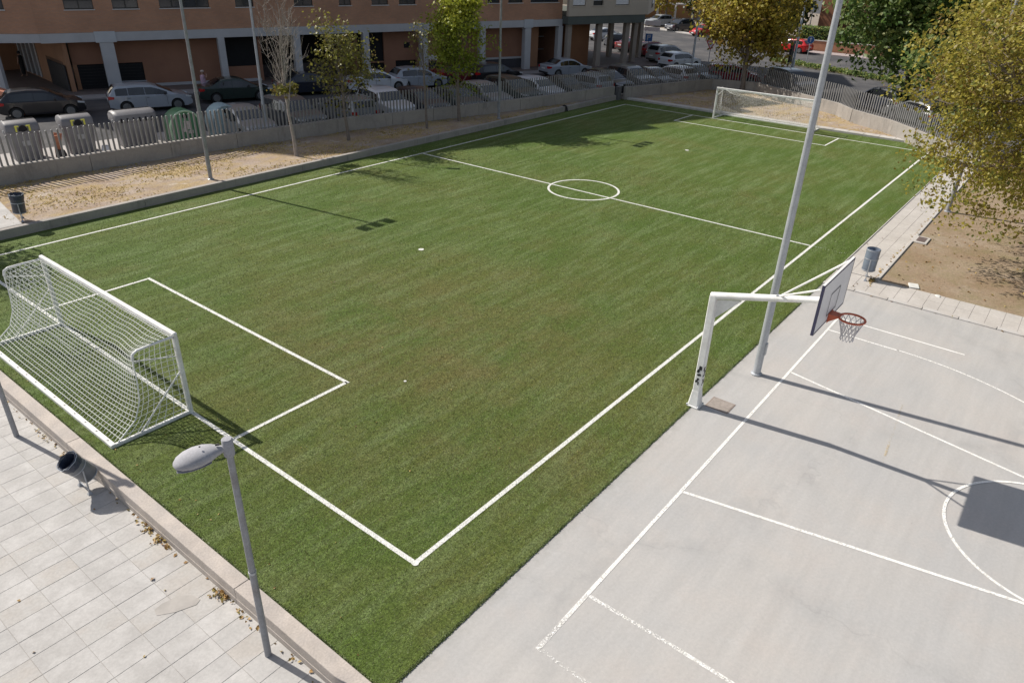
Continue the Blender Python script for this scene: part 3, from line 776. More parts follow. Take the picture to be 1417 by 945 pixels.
# graffiti marks on the pole
m = MB()
for cx_, cz_, w_, h_ in ((-.02, 1.02, .07, .10), (.02, .93, .06, .08), (-.01, .84, .09, .05), (.0, .72, .05, .07), (.03, .66, .06, .05), (-.02, .62, .03, .08)):
    m.box((cx_, -.090, cz_), (w_, .004, h_), R=Matrix.Rotation(random.uniform(-.5, .5), 3, 'Y'))
    m.box((-.090, cx_, cz_+.02), (.004, w_, h_), R=Matrix.Rotation(random.uniform(-.5, .5), 3, 'X'))
m.build('graffiti_mark', black_m, hp)
BY = -2.36; BX0, BX1, BZ0, BZ1 = -1.06, 0.86, 3.08, 4.10
ch = .012
def board_outline(k=0): return [(BX0+ch-k*.4, BZ0+k), (BX1-ch+k*.4, BZ0+k), (BX1-k, BZ0+ch-k*.4), (BX1-k, BZ1-k), (BX0+k, BZ1-k), (BX0+k, BZ0+ch-k*.4)]
def panel(mb, pts, y0, y1):
    n = len(pts); vs = [(p[0], y0, p[1]) for p in pts]+[(p[0], y1, p[1]) for p in pts]
    mb.add(vs, [tuple(range(n)), tuple(range(2*n-1, n-1, -1))]+[(i+n, (i+1) % n+n, (i+1) % n, i) for i in range(n)])
m = MB(); panel(m, board_outline(0), BY-.022, BY+.022); bd = m.build('backboard', white_metal, hp)
m = MB(); panel(m, board_outline(.035), BY-.026, BY-.0225); m.build('board_face', board_m, bd)
def frame_strips(mb, pts, wd, y):
    n = len(pts); c = (sum(p[0] for p in pts)/n, sum(p[1] for p in pts)/n)
    for i in range(n):
        a, b = Vector(pts[i]), Vector(pts[(i+1) % n]); t = (b-a).normalized(); nn = Vector((-t.y, t.x))*wd
        mb.add([(a.x, y, a.y), (b.x, y, b.y), (b.x+nn.x, y, b.y+nn.y), (a.x+nn.x, y, a.y+nn.y)], [(0, 1, 2, 3)])
m = MB(); frame_strips(m, board_outline(.001), .038, BY-.028); panel(m, [(BX0-.008, BZ0+ch), (BX0, BZ0+ch), (BX0, BZ1), (BX0-.008, BZ1)], BY-.028, BY+.02); m.build('board_border', navy_m, bd)
cx_ = (BX0+BX1)/2
m = MB()
for a, b, c_, d_ in ((cx_-.30, BZ0+.16, cx_-.275, BZ0+.64), (cx_+.275, BZ0+.16, cx_+.30, BZ0+.64), (cx_-.275, BZ0+.615, cx_+.275, BZ0+.64), (cx_-.275, BZ0+.16, cx_+.275, BZ0+.185)):
    m.add([(a, BY-.031, b), (c_, BY-.031, b), (c_, BY-.031, d_), (a, BY-.031, d_)], [(0, 1, 2, 3)])
m.build('target_square', mat('dark_grey_line', (.10, .10, .11), .6), bd)
m = MB()
for x_ in (-.35, .25): m.box((x_-.05, BY+.05, 3.45), (.05, .05, .55))
m.box((-.1, BY+.05, 3.55), (.8, .05, .06)); m.build('board_bracket', white_metal, hp)
mid = a0.lerp(a1, .60)
for x_, z_ in ((BX0+.06, 3.98), (BX1-.06, 4.02)):
    m = MB(); m.tube(mid+Vector((0, 0, .05)), (x_, BY+.05, z_), .021, n=8); m.build('board_brace', white_metal, hp, 40)
m = MB(); m.box(mid+Vector((0, 0, .04)), (.10, .12, .05)); m.build('brace_clamp', grey_metal, hp)
RC = Vector((cx_, BY-.025-.18-.235, 3.22))
m = MB(); m.sweep([RC+Vector((.237*math.cos(2*PI*k/28), .237*math.sin(2*PI*k/28), 0)) for k in range(28)], .021, 8, closed=True)
rg = m.build('rim', rim_red, hp, 60)
m = MB()
m.add([(cx_-.12, BY-.03, 3.20), (cx_+.12, BY-.03, 3.20), (cx_+.11, BY-.24, 3.205), (cx_-.11, BY-.24, 3.205), (cx_-.12, BY-.03, 3.235), (cx_+.12, BY-.03, 3.235), (cx_+.11, BY-.24, 3.225), (cx_-.11, BY-.24, 3.225)], [(0, 1, 2, 3), (7, 6, 5, 4), (0, 4, 5, 1), (1, 5, 6, 2), (2, 6, 7, 3), (3, 7, 4, 0)])
for s in (-1, 1): m.add([(cx_+s*.11, BY-.03, 3.20), (cx_+s*.11, BY-.03, 3.06), (cx_+s*.10, BY-.22, 3.20), (cx_+s*.115, BY-.03, 3.20), (cx_+s*.115, BY-.03, 3.06), (cx_+s*.105, BY-.22, 3.20)], [(0, 1, 2), (5, 4, 3), (1, 4, 5, 2)])
m.box((cx_, BY-.036, 3.15), (.26, .012, .20)); m.build('rim_bracket', rim_red, hp)
m = MB(); NS = 12; lv = [(.232, 0), (.20, -.10), (.165, -.20), (.135, -.29), (.12, -.37), (.125, -.44)]
for k in range(NS):
    for dr in (1, -1):
        pts = []
        for i, (r_, z_) in enumerate(lv):
            a = 2*PI*(k + dr*(i*.5))/NS; pts.append(RC+Vector((r_*math.cos(a), r_*math.sin(a), z_-.01)))
        m.sweep(pts, .0075, 4, False)
nm = mat('weathered_net_cord', (.62, .60, .62), .8, .25, 30)
m.build('hoop_net', nm, hp)

# ================================================================== POLES AND LAMPS
pole_zinc = mat('zinc_pole', (0.44, 0.46, 0.49), 0.45, 0.12, 3, metal=0.3, var2=0.08, scale2=25)
def floodlight(loc, label, h, rb=.11, rt=.06, rz=0, pm=None):
    pm = pm or pole_grey
    t = thing('floodlight_pole', label, 'floodlight pole', loc, rz, 'tall grey floodlight poles around the pitch')
    m = MB(); m.lathe([(rb+.045, 0), (rb+.045, .03), (rb+.01, .05)], n=14); m.build('base_plate', grey_metal, t)
    m = MB(); m.lathe([(rb, .03), (rb*.97, 1.2), (rt, h)], n=16); m.build('pole', pm, t, 40)
    m = MB(); m.box((0, rb*.98+.006, .75), (.10, .03, .32)); m.build('access_door', pm, t)
    m = MB(); m.box((0, 0, h-.05), (1.55, .07, .07)); m.build('crossarm', grey_metal, t)
    for sx in (-.60, 0, .60):
        m = MB(); Rr = Matrix.Rotation(math.radians(35), 3, 'X')
        m.box((sx, -.20, h+.02), (.42, .12, .36), R=Rr); fl = m.build('lamp_head', grey_metal, t)
        m = MB(); m.box(Vector((sx, -.20, h+.02)) + Rr @ Vector((0, -.065, 0)), (.36, .01, .30), R=Rr); m.build('lens', lamp_w, fl)
    return t
fp = floodlight((9.86, 22.30, .27), 'slim floodlight pole on the sand strip left of the bare tree', 7.95, .085, .05)
floodlight((29.3, 22.15, .27), 'slim floodlight pole on the sand strip right of the bright yellow-green tree', 8.4, .085, .05)
floodlight((10.12, -2.02, 0), 'thick grey floodlight pole standing on the court just beyond the basketball hoop', 10.6, .098, .056, PI, pole_zinc)
floodlight((29.2, -3.06, 0), 'floodlight pole at the path edge half hidden by the big yellow-brown tree', 10.2, .10, .06, PI)
def street_lamp_near(loc, label, rz, top=3.98):
    t = thing('street_lamp', label, 'street lamp', loc, rz, 'grey lamps with a flat oval head on the paved plaza')
    m = MB(); m.lathe([(.052, 0), (.050, 1.4), (.043, top-.16)], n=16); m.build('pole', pole_grey, t, 40)
    m = MB(); m.lathe([(.056, 1.70), (.056, 1.74)], n=14); m.build('collar', grey_metal, t, 40)
    m = MB(); m.lathe([(.066, top-.22), (.070, top-.20), (.070, top+.02), (.060, top+.035), (.01, top+.038)], n=18); m.build('cap', lamp_head_m, t, 40)
    m = MB(); rings = []
    prof = [(.03, .045, .04), (.08, .055, .05), (.13, .085, .065), (.21, .14, .095), (.32, .18, .115), (.44, .19, .115), (.55, .165, .095), (.63, .11, .06), (.665, .04, .02)]
    for d, hw, hh in prof:
        rings.append([(d, hw*math.cos(a), top-.10 - d*.20 + hh*(math.sin(a) if math.sin(a) > 0 else .95*math.sin(a))) for a in [2*PI*k/18 for k in range(18)]])
    m.loft(rings); m.build('lamp_head', lamp_head_m, t, 60)
    m = MB(); m.loft([[(d, hw*.8*math.cos(a), top-.185-d*.20+ .03*math.sin(a)*hw/.17) for a in [2*PI*k/14 for k in range(14)]] for d, hw, hh in prof[3:8]]); m.build('lens', lamp_lens, t, 60)
    m = MB(); m.box((.12, 0, top-.035), (.05, .02, .02)); m.box((.32, .03, top-.008), (.02, .015, .012)); m.build('latch', black_m, t)
    return t
street_lamp_near((-2.54, .59, ZP), 'lamp with oval grey head rising from the plaza in front of the turf', math.radians(146))
street_lamp_near((-2.71, 9.39, ZP), 'lamp pole cut by the left edge of the photo beside the concrete wall', math.radians(146))

# ================================================================== LITTER BINS
def litter_bin(label, loc, rz, tilt=0, bag=False, material=litter_grey):
    t = thing('litter_bin', label, 'litter bin', loc, rz)
    for s in (-1, 1):
        m = MB(); m.tube((0, s*.235, 0), (0, s*.235, .64), .017, n=8); m.add([(-.05, s*.235-.05, .008), (.05, s*.235-.05, .008), (.05, s*.235+.05, .008), (-.05, s*.235+.05, .008), (-.008, s*.235, .09), (.008, s*.235, .09)], [(0, 1, 5, 4), (2, 3, 4, 5), (1, 2, 5), (3, 0, 4), (3, 2, 1, 0)])
        m.build('leg', grey_metal, t)
    m = MB(); m.tube((0, -.235, .12), (0, .235, .12), .012, n=6); m.build('crossbar', grey_metal, t)
    R = Matrix.Rotation(-tilt, 3, 'Y'); c = Vector((0, 0, .60))
    n = 22
    def ring(r, z): return [c + R @ Vector((r*math.cos(2*PI*k/n), r*math.sin(2*PI*k/n), z)) for k in range(n)]
    m = MB(); m.loft([ring(.18, -.34), ring(.205, -.30), ring(.21, .0), ring(.215, .34), ring(.20, .345), ring(.195, .0), ring(.17, -.30)], cap=True)
    b = m.build('bucket', material, t, 40)
    m = MB()
    for z in (-.30, .05, .31): m.loft([ring(.217, z-.012), ring(.222, z), ring(.217, z+.012)], cap=False)
    m.build('band', grey_metal, b, 40)
    if bag:
        r = random.Random(5); m = MB()
        prof = [(.185, -.25), (.19, 0), (.19, .30), (.215, .36), (.235, .35), (.238, .28), (.232, .18)]
        m.loft([[c + R @ Vector(((q + r.uniform(-.01, .008))*math.cos(2*PI*k/n), (q + r.uniform(-.01, .008))*math.sin(2*PI*k/n), z + r.uniform(-.015, .015))) for k in range(n)] for q, z in prof], cap=False)
        m.build('bin_bag', bag_m, t, 60)
        m = MB(); m.sweep([c + R @ Vector(((.238+r.uniform(-.008, .008))*math.cos(2*PI*k/n), (.238+r.uniform(-.008, .008))*math.sin(2*PI*k/n), .345+r.uniform(-.02, .02))) for k in range(n)], .008, 5, closed=True); m.build('bag_rim', mat('silvery_edge', (.42, .45, .50), .4), t)
    return t
b1 = litter_bin('tipped grey litter bin lined with a dark bag beside the near concrete wall', (-2.57, 6.50, ZP), .0, math.radians(31), True, mat('grey_bin_steel', (.20, .21, .23), .5, .12, 6, metal=.3))
b1.scale = (.86, .86, .88)
litter_bin('upright blue-grey litter bin on the pale path beyond the basketball court', (18.72, -2.42, .012), math.radians(100), 0, False).scale = (1, 1, 1.12)
litter_bin('dark litter bin with a black bag at the left, behind the low pitch wall', (2.45, 22.25, .28), math.radians(160), math.radians(4), True, mat('dark_bin_steel', (.06, .065, .08), .5, .12, 6))
# paving at the left end of the sand strip
pc = struct(link('side_pavement', None))
m = MB(); m.poly([(-14, 21.75), (2.25, 21.75), (2.75, 25.3), (2.9, 27.3), (-14, 27.5)], .2, .312); m.build('paved_corner', pave_c, pc)

# ================================================================== FENCES
bar_mesh = None
def get_bar():
    global bar_mesh
    if bar_mesh is None:
        mb = MB(); hw, hd, H = .038, .022, 1.22
        prof = [(-hw, 0), (hw, 0), (hw, H-.04), (hw*.7, H-.012), (0, H), (-hw*.7, H-.012), (-hw, H-.04)]
        n = len(prof); vs = [(p[0], -hd, p[1]) for p in prof]+[(p[0], hd, p[1]) for p in prof]
        mb.add(vs, [tuple(range(n)), tuple(range(2*n-1, n-1, -1))]+[(i+n, (i+1) % n+n, (i+1) % n, i) for i in range(n)])
        bar_mesh = mb.mesh('bar', bar_grey)
    return bar_mesh
def fence(pts, label, ztop, zbot, spacing=.205, xmin=None, wall_t=.26, bars=True, limit=300):
    t = thing('bar_fence', label, 'fence', (pts[0][0], pts[0][1], 0), 0, 'grey bar fences on concrete plinths around the ground')
    O = Vector((pts[0][0], pts[0][1], 0))
    seg_n = 0; total = 0
    for i in range(len(pts)-1):
        a = Vector((*pts[i], 0)); b = Vector((*pts[i+1], 0)); d = b-a; Lg = d.length; u = d/Lg; ang = math.atan2(u.y, u.x)
        nseg = max(1, round(Lg/3.4))
        for k in range(nseg):
            c = a + u*(Lg*(k+.5)/nseg) - O
            mb = MB(); mb.bev((c.x, c.y, (ztop+zbot)/2), (Lg/nseg-.014, wall_t, ztop-zbot), .012, ang); mb.build('plinth', cast, t)
        if bars:
            nb = int(Lg/spacing)
            for k in range(nb):
                p = a + u*(Lg*(k+.5)/nb)
                if xmin is not None and p.x < xmin: continue
                if total >= limit: break
                o = link('bar', get_bar(), t); o.location = (p.x-O.x, p.y-O.y+.0, ztop-.03); o.rotation_euler = (random.uniform(-.008, .008), random.uniform(-.012, .012), ang+random.uniform(-.05, .05)); total += 1
    return t
fence(FL, 'long fence of grey upright bars on a concrete plinth along the parked cars', .98, -.1, xmin=1.5)
fence(FR, 'short fence run of grey bars on concrete behind the far corner of the pitch', .90, -.1)
fence(FN, 'fence of grey bars on stained concrete at the right of the far goal', .92, -.1)
m = MB(); m.bev((42.42, 21.42, .42), (.42, .30, 1.06), .015); tag(m.build('gate_post', mat('dark_gate_post', (.12, .12, .125), .6)), 'short dark post filling the gap between the two fence runs', 'post')

# ================================================================== BUILDING
A0 = Vector((17.8, 47.0)); AD = Vector((1, -.365)).normalized(); AN = Vector((AD.y, -AD.x))
SL = .011
def W(s, n, z): p = A0 + AD*s + AN*n; return Vector((p.x, p.y, z + SL*s*min(1, max(0, z/3.3))))
def slab(mb, s0, s1, n0, n1, z0, z1, uvs=None):
    vs = [W(s0, n0, z0), W(s1, n0, z0), W(s1, n1, z0), W(s0, n1, z0), W(s0, n0, z1), W(s1, n0, z1), W(s1, n1, z1), W(s0, n1, z1)]
    mb.add(vs, [(0, 1, 2, 3), (7, 6, 5, 4), (0, 4, 5, 1), (1, 5, 6, 2), (2, 6, 7, 3), (3, 7, 4, 0)])
def uv_along(o):
    me = o.data; uv = me.uv_layers.new(name='UVMap')
    for l in me.loops:
        v = me.vertices[l.vertex_index].co; q = Vector((v.x, v.y))-A0
        uv.data[l.index].uv = (q.dot(AD)+q.dot(AN), v.z)
ROOF = 26.3
bb = thing('apartment_building', 'long brown brick apartment block with a columned ground floor behind the parked cars', 'building')
wins = [(-5.9, -4.66), (-2.03, -.33), (.79, 2.37), (3.68, 6.93), (8.72, 9.99), (12.95, 14.37), (16.42, 17.4), (19.07, 20.47), (21.4, 22.86), (25.4, 26.8), (29.6, 30.78), (31.65, 33.14), (33.97, 37.0)]
WZ0, WZ1 = 5.24, 6.70
mainw = [x for x in wins if x[0] > -3.5]
m = MB(); slab(m, -3.81, 37.45, 0, -.35, 3.84, WZ0); uv_along(m.build('wall', brick, bb))
m = MB(); e = [-3.81]+[v for x in mainw for v in x]+[37.45]
for a, b in zip(e[0::2], e[1::2]): m = MB(); slab(m, a, b, 0, -.35, WZ0, WZ1); uv_along(m.build('wall', brick, bb))
ROOFS = [(-3.81, 14, 26.3), (14, 24.5, 24.9), (24.5, 30, 23.4), (30, 37.45, 18.6)]
for a, b, z_ in ROOFS:
    m = MB(); slab(m, a, b, 0, -.35, WZ1, z_); uv_along(m.build('wall', brick, bb))
for q, (a, b) in enumerate(mainw):
    fr = MB(); nmid = 1 if b-a < 2.2 else 3
    slab(fr, a, b, -.12, -.18, WZ0, WZ0+.07); slab(fr, a, b, -.12, -.18, WZ1-.07, WZ1)
    for i in range(nmid+2):
        sx = a + (b-a)*i/(nmid+1); slab(fr, max(a, sx-.035), min(b, sx+.035), -.115, -.185, WZ0+.07, WZ1-.07)
    slab(fr, a+.04, b-.04, -.122, -.178, WZ0+.50, WZ0+.55)
    f_ = fr.build('window', dark_frame, bb)
    g_ = MB(); slab(g_, a+.01, b-.01, -.145, -.155, WZ0+.02, WZ1-.02); g_.build('pane', glass_m, f_)
    s_ = MB(); slab(s_, a-.06, b+.06, .06, -.12, WZ0-.06, WZ0-.003); s_.build('sill', sill_m, f_)
    bk = MB(); slab(bk, a-.0, b, -.36, -.9, WZ0, WZ1); bk.build('room', black_gap, f_)
# left wing turning away
CL = [Vector((14.22, 48.31)), Vector((10.6, 50.6)), Vector((9.0, 53.5)), Vector((9.0, 70.0))]
def wallpoly(mb, P, t, z0, z1):
    """vertical wall following a plan polyline"""
    for i in range(len(P)-1):
        a, b = P[i], P[i+1]; d = (b-a).normalized(); nn = Vector((d.y, -d.x))*t
        if i > 0: pass
        vs = [(a.x, a.y, z0), (b.x, b.y, z0), (b.x+nn.x, b.y+nn.y, z0), (a.x+nn.x, a.y+nn.y, z0), (a.x, a.y, z1), (b.x, b.y, z1), (b.x+nn.x, b.y+nn.y, z1), (a.x+nn.x, a.y+nn.y, z1)]
        mb.add(vs, [(3, 2, 1, 0), (4, 5, 6, 7), (0, 1, 5, 4), (1, 2, 6, 5), (2, 3, 7, 6), (3, 0, 4, 7)])
CLr = [p.copy() for p in CL]
m = MB(); wallpoly(m, CLr, .3, 3.80, ROOF-.01); uv_along(m.build('wall', brick, bb))
c0, c1 = CL[0], CL[1]; cd = (c1-c0).normalized(); cn = Vector((-cd.y, cd.x)); cn = cn if cn.y < 0 else -cn
wl = thing_w = MB()
a_, b_ = .9, 3.2
def CW(s, n, z): p = c0 + cd*s + cn*n; return Vector((p.x, p.y, z))
def cslab(mb, s0, s1, n0, n1, z0, z1):
    mb.add([CW(s0, n0, z0), CW(s1, n0, z0), CW(s1, n1, z0), CW(s0, n1, z0), CW(s0, n0, z1), CW(s1, n0, z1), CW(s1, n1, z1), CW(s0, n1, z1)], [(3, 2, 1, 0), (4, 5, 6, 7), (0, 1, 5, 4), (1, 2, 6, 5), (2, 3, 7, 6), (3, 0, 4, 7)])
fr = MB(); cslab(fr, 1.55, 3.6, .012, -.02, 5.22, 6.70); f_ = fr.build('window', dark_frame, bb)
g_ = MB(); cslab(g_, 1.60, 3.55, .018, .005, 5.28, 6.64); g_.build('pane', glass_m, f_)
s_ = MB(); cslab(s_, 1.5, 3.65, .10, -.01, 5.15, 5.215); s_.build('sill', sill_m, f_)
# beam band
m = MB(); slab(m, -3.81, 37.45, .12, -.45, 3.27, 3.835); m.build('beam', conc_light, bb)
m = MB(); cslab(m, -.02, 4.4, .12, -.45, 3.27, 3.79); m.build('beam', conc_light, bb)
# columns
for s_c, wd in ((-.04, .84), (7.35, .46), (12.85, .52), (18.4, .48), (23.5, .60), (29.1, .50), (33.75, .62), (37.3, .46)):
    m = MB(); slab(m, s_c-wd/2, s_c+wd/2, .14, -.40, 0, 3.268); m.build('column', conc_light, bb)
    if wd > .6:
        m = MB(); slab(m, s_c-wd*.75, s_c+wd*.75, .19, .125, 3.22, 3.90); m.build('capital', mat('capital_concrete', (.50, .52, .55), .8, .06, 1.5), bb)
m = MB(); m.box((11.35, 48.9, 1.64), (.85, .6, 3.26), rz=-.6); m.build('column', conc_light, bb)
# soffit, back wall, recesses
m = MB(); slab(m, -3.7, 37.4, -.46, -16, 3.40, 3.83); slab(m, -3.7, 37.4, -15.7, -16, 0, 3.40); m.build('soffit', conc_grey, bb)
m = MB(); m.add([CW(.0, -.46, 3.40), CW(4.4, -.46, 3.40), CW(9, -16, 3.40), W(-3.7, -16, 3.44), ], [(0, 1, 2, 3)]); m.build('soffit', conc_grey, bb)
NB = -1.2
def bw(s0, s1, z0, z1, material, name='portico_wall', n=NB, t=.25):
    mb = MB(); slab(mb, s0, s1, n, n-t, z0, z1); o = mb.build(name, material, bb)
    if material in (brick,): uv_along(o)
    return o
ob = mat('portico_brown', (.30, .15, .095), .85, .12, .8)
bw(-2.3, 2.06, 1.72, 3.38, ob); bw(-2.3, -2.05, .0, 1.72, ochre)
bw(-2.05, 2.06, .02, 1.72, black_gap, 'garage_door', -1.35, .05)
for i in range(8): bw(-2.05, 2.06, .16+i*.2, .175+i*.2, dark_frame, 'door_rib', -1.345, .0045+.01)
bw(2.06, 7.4, .28, 3.38, ob); bw(2.06, 10.2, .02, .28, conc_light, 'plinth', -1.15, .3)
bw(7.4, 10.2, .28, 1.15, ob); bw(7.4, 10.2, 1.15, 3.38, black_gap, 'louvred_opening', -1.5, .05)
bw(10.2, 17.9, .02, 3.38, black_gap, 'garage_opening', -5.0, .05); bw(10.2, 10.4, 0, 3.38, ob, 'portico_wall', -1.2, 3.8); bw(17.9, 18.1, 0, 3.38, ob, 'portico_wall', -1.2, 3.8)
bw(10.4, 17.9, .02, 1.0, mat('dim_partition', (.06, .05, .05), .9), 'partition', -2.6, .1)
bw(18.1, 20.4, 1.05, 3.38, black_gap, 'louvred_opening', -1.4, .05); bw(18.1, 20.4, .95, 1.05, ob); bw(18.1, 20.4, .22, .95, black_gap, 'louvred_opening', -1.38, .05)
bw(20.4, 29.3, 1.05, 3.38, ob); bw(20.4, 21.4, .1, 1.05, ob); bw(21.4, 23.3, .15, 1.05, black_gap, 'louvred_opening', -1.38, .05); bw(23.3, 29.3, .1, 1.05, ob)
bw(22.2, 22.75, 1.95, 2.35, black_gap, 'vent', -1.185, .01)
bw(24.35, 25.3, .95, 1.35, sign_white, 'notice_board', -1.17, .02); bw(24.5, 25.15, .35, .9, glass_m, 'notice_board', -1.17, .02)
bw(29.3, 34.6, .95, 3.38, ob); bw(29.3, 34.6, .80, .95, conc_light, 'plinth', -1.12, .3); bw(29.3, 34.6, .02, .80, mat('dark_plinth', (.055, .055, .065), .8), 'plinth', -1.2, .25)
bw(34.6, 35.75, 0, 3.38, ochre)
bw(35.75, 37.6, .2, 3.38, black_gap, 'garage_opening', -4.0, .05)
for z in (1.2, 2.2): bw(35.75, 37.6, z, z+.05, grey_metal, 'pipe', -3.0, .05)
bw(37.6, 37.8, 0, 3.38, ob, 'portico_wall', -1.2, 3.0)
# entrance passage at the left
m = MB(); wallpoly(m, [Vector((15.45, 48.35)), Vector((16.15, 53.4)), Vector((17.0, 61.0))], .25, 0, 3.38); m.build('portico_wall', ochre, bb)
m = MB(); wallpoly(m, [Vector((15.36, 48.6)), Vector((15.92, 52.6))], .05, .05, 1.75); m.build('railing_panel', mat('dark_railing', (.045, .045, .055), .7), bb)
for i in range(16):
    k = i/15; m = MB(); m.box((15.33+.56*k, 48.65+3.9*k, 1.0), (.02, .03, 2.0)); m.build('railing_bar', dark_frame, bb)
m = MB(); m.box((14.2, 61.2, 1.7), (6.2, .3, 3.4)); m.build('portico_wall', ochre, bb)
wa = math.atan2(7.6, .85)
m = MB(); m.box((16.60, 57.6, 1.55), (4.6, .08, 2.7), rz=wa); dr = m.build('entrance_window', mat('shop_glass', (.20, .21, .22), .2), bb)
for k in range(5):
    p = Vector((16.60, 57.6, 1.55)) + Vector((math.cos(wa), math.sin(wa), 0))*(-2.3+1.15*k) + Vector((-.06, 0, 0))
    m = MB(); m.box(p, (.10, .06, 2.72), rz=wa); m.build('door_frame', sign_white, dr)
m = MB(); m.box((12.2, 60.5, 1.7), (.8, .8, 3.4)); m.build('portico_wall', mat('orange_pier', (.36, .16, .07), .8), bb)
m = MB(); m.box((10.35, 44.6, .55), (.5, 3.6, 1.1)); o = m.build('planter_wall', mat('red_brick_planter', (.34, .11, .055), .85, .15, 3)); tag(o, 'orange brick planter wall at the left edge behind the black car', 'wall')
# floor of the portico + pavements
pf = struct(link('portico_pavement', None))
m = MB(); vs = [W(-9, 1.0, 0), W(38.2, 1.0, 0), W(47.5, 2.0, 0), W(54, -2.4, 0), W(44, -22, 0), W(-9, -22, 0)]
m.poly([(v.x, v.y) for v in vs], -.1, .09); m.build('pavement_slab', portico_floor, pf)
m = MB(); vs = [W(-9, 1.02, 0), W(38.2, 1.02, 0), W(38.2, 2.6, 0), W(-9, 2.6, 0)]
m.poly([(v.x, v.y) for v in vs], -.1, .085); m.build('pavement_slab', street_pave, pf)
m = MB(); m.poly([(-20, 27.95), (3.55, 27.65), (14.8, 26.75), (15.6, 33.2), (-20, 36)], -.1, .004)
struct(m.build('bin_pavement', mat('bin_pavement', (.40, .375, .36), .9, .12, .9, var2=.1, scale2=14)))
# beige block at the right end
bg_ = thing('beige_building', 'beige apartment block end with white roller shutters raised on columns', 'building')
n0 = 1.0; BROOF = 17.8
bws = [(37.87, 39.34), (40.17, 41.35), (42.8, 44.46)]
m = MB(); slab(m, 37.46, 46.85, n0, n0-.35, 4.12, 4.98); m.build('wall', beige, bg_)
m = MB(); e = [37.46]+[v for x in bws for v in x]+[46.85]
for a, b in zip(e[0::2], e[1::2]): m = MB(); slab(m, a, b, n0, n0-.35, 4.98, 6.9); m.build('wall', beige, bg_)
m = MB(); slab(m, 37.46, 46.85, n0, n0-.35, 6.9, BROOF); m.build('wall', beige, bg_)
for i, (a, b) in enumerate(bws):
    fr = MB(); slab(fr, a, b, n0-.17, n0-.22, 4.98, 6.9); f_ = fr.build('window', dark_frame, bg_)
    zsh = 5.04 if i != 1 else 5.40
    s_ = MB(); k = zsh
    while k < 6.88: slab(s_, a+.06, b-.06, n0-.10, n0-.165, k, min(k+.075, 6.89)); k += .085
    s_.build('roller_shutter', shutter_m, f_)
    s_ = MB(); slab(s_, a-.10, b+.10, n0+.05, n0-.165, 4.90, 4.977); s_.build('sill', beige, f_)
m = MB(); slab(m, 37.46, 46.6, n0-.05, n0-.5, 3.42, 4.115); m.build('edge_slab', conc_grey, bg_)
# end wall, turning back to the right
E0 = W(46.85, n0, 0); E1 = Vector((68.3, 33.0, 0)); E2 = Vector((66.5, 52, 0))
P_ = [Vector((E0.x, E0.y)), Vector((E1.x, E1.y)), Vector((E2.x, E2.y))]
m = MB()
for i in range(2):
    a, b = P_[i], P_[i+1]; d = (b-a).normalized(); nn = Vector((-d.y, d.x))*.3
    m.add([(a.x, a.y, 4.6), (b.x, b.y, 4.6), (b.x+nn.x, b.y+nn.y, 4.6), (a.x+nn.x, a.y+nn.y, 4.6), (a.x, a.y, BROOF+.5), (b.x, b.y, BROOF+.5), (b.x+nn.x, b.y+nn.y, BROOF+.5), (a.x+nn.x, a.y+nn.y, BROOF+.5)], [(3, 2, 1, 0), (4, 5, 6, 7), (0, 1, 5, 4), (1, 2, 6, 5), (2, 3, 7, 6), (3, 0, 4, 7)])
m.build('end_wall', beige, bg_)
fr = MB(); a = P_[0].lerp(P_[1], .55); d = (P_[1]-P_[0]).normalized(); fr.box((a.x, a.y, 6.0), (1.5, .08, 1.9), rz=math.atan2(d.y, d.x)); f_ = fr.build('window', dark_frame, bg_)
s_ = MB(); s_.box((a.x, a.y, 6.2), (1.35, .13, 1.55), rz=math.atan2(d.y, d.x)); s_.build('roller_shutter', shutter_m, f_)
m = MB(); pts = [W(37.46, n0-.5, 0), W(46.6, n0-.5, 0), Vector((67.6, 33.6, 0)), Vector((66, 52, 0)), W(37.46, -16, 0)]
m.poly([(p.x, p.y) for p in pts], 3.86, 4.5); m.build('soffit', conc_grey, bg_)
for s_c, nn_, wd in ((38.05, .55, .42), (41.6, .5, .52), (45.0, .45, .50), (47.2, -.9, .45), (43.6, -4.2, .45), (47.5, -5.0, .45), (50.2, -3.4, .42)):
    m = MB(); slab(m, s_c-wd/2, s_c+wd/2, nn_, nn_-.45, 0, 3.60); m.build('column', mat('tan_column', (.34, .29, .25), .85, .1, 1.5), bg_)
m = MB(); slab(m, 38.3, 41.2, -.6, -8, 0, 3.75); m.build('ground_floor_wall', mat('rust_render', (.25, .115, .055), .85, .12, .8), bg_)
# roofs so that the blocks are closed volumes
m = MB(); pts = [W(-3.81, 0, 0), W(14, 0, 0), W(14, -14, 0), Vector((9.3, 66, 0)), Vector((9.0, 53.5, 0)), Vector((10.6, 50.6, 0))]
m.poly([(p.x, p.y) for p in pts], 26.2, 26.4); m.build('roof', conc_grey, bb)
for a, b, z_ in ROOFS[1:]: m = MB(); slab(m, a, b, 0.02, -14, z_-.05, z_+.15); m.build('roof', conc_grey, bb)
for (a, b, z_), z2 in zip(ROOFS[:-1], (24.9, 23.4, 18.6)): m = MB(); slab(m, b-.3, b, -.36, -14, z2, z_-.06); uv_along(m.build('step_wall', brick, bb))
for a, b, z_ in ROOFS: m = MB(); slab(m, a+.01, b, -13.6, -14, 3.9, z_-.1); m.build('rear_wall', brick, bb)


m = MB(); pts = [W(37.5, n0, 0), W(46.85, n0, 0), E1, E2, W(37.5, -14, 0)]
m.poly([(p.x, p.y) for p in pts], BROOF+.4, BROOF+.6); m.build('roof', conc_grey, bg_)

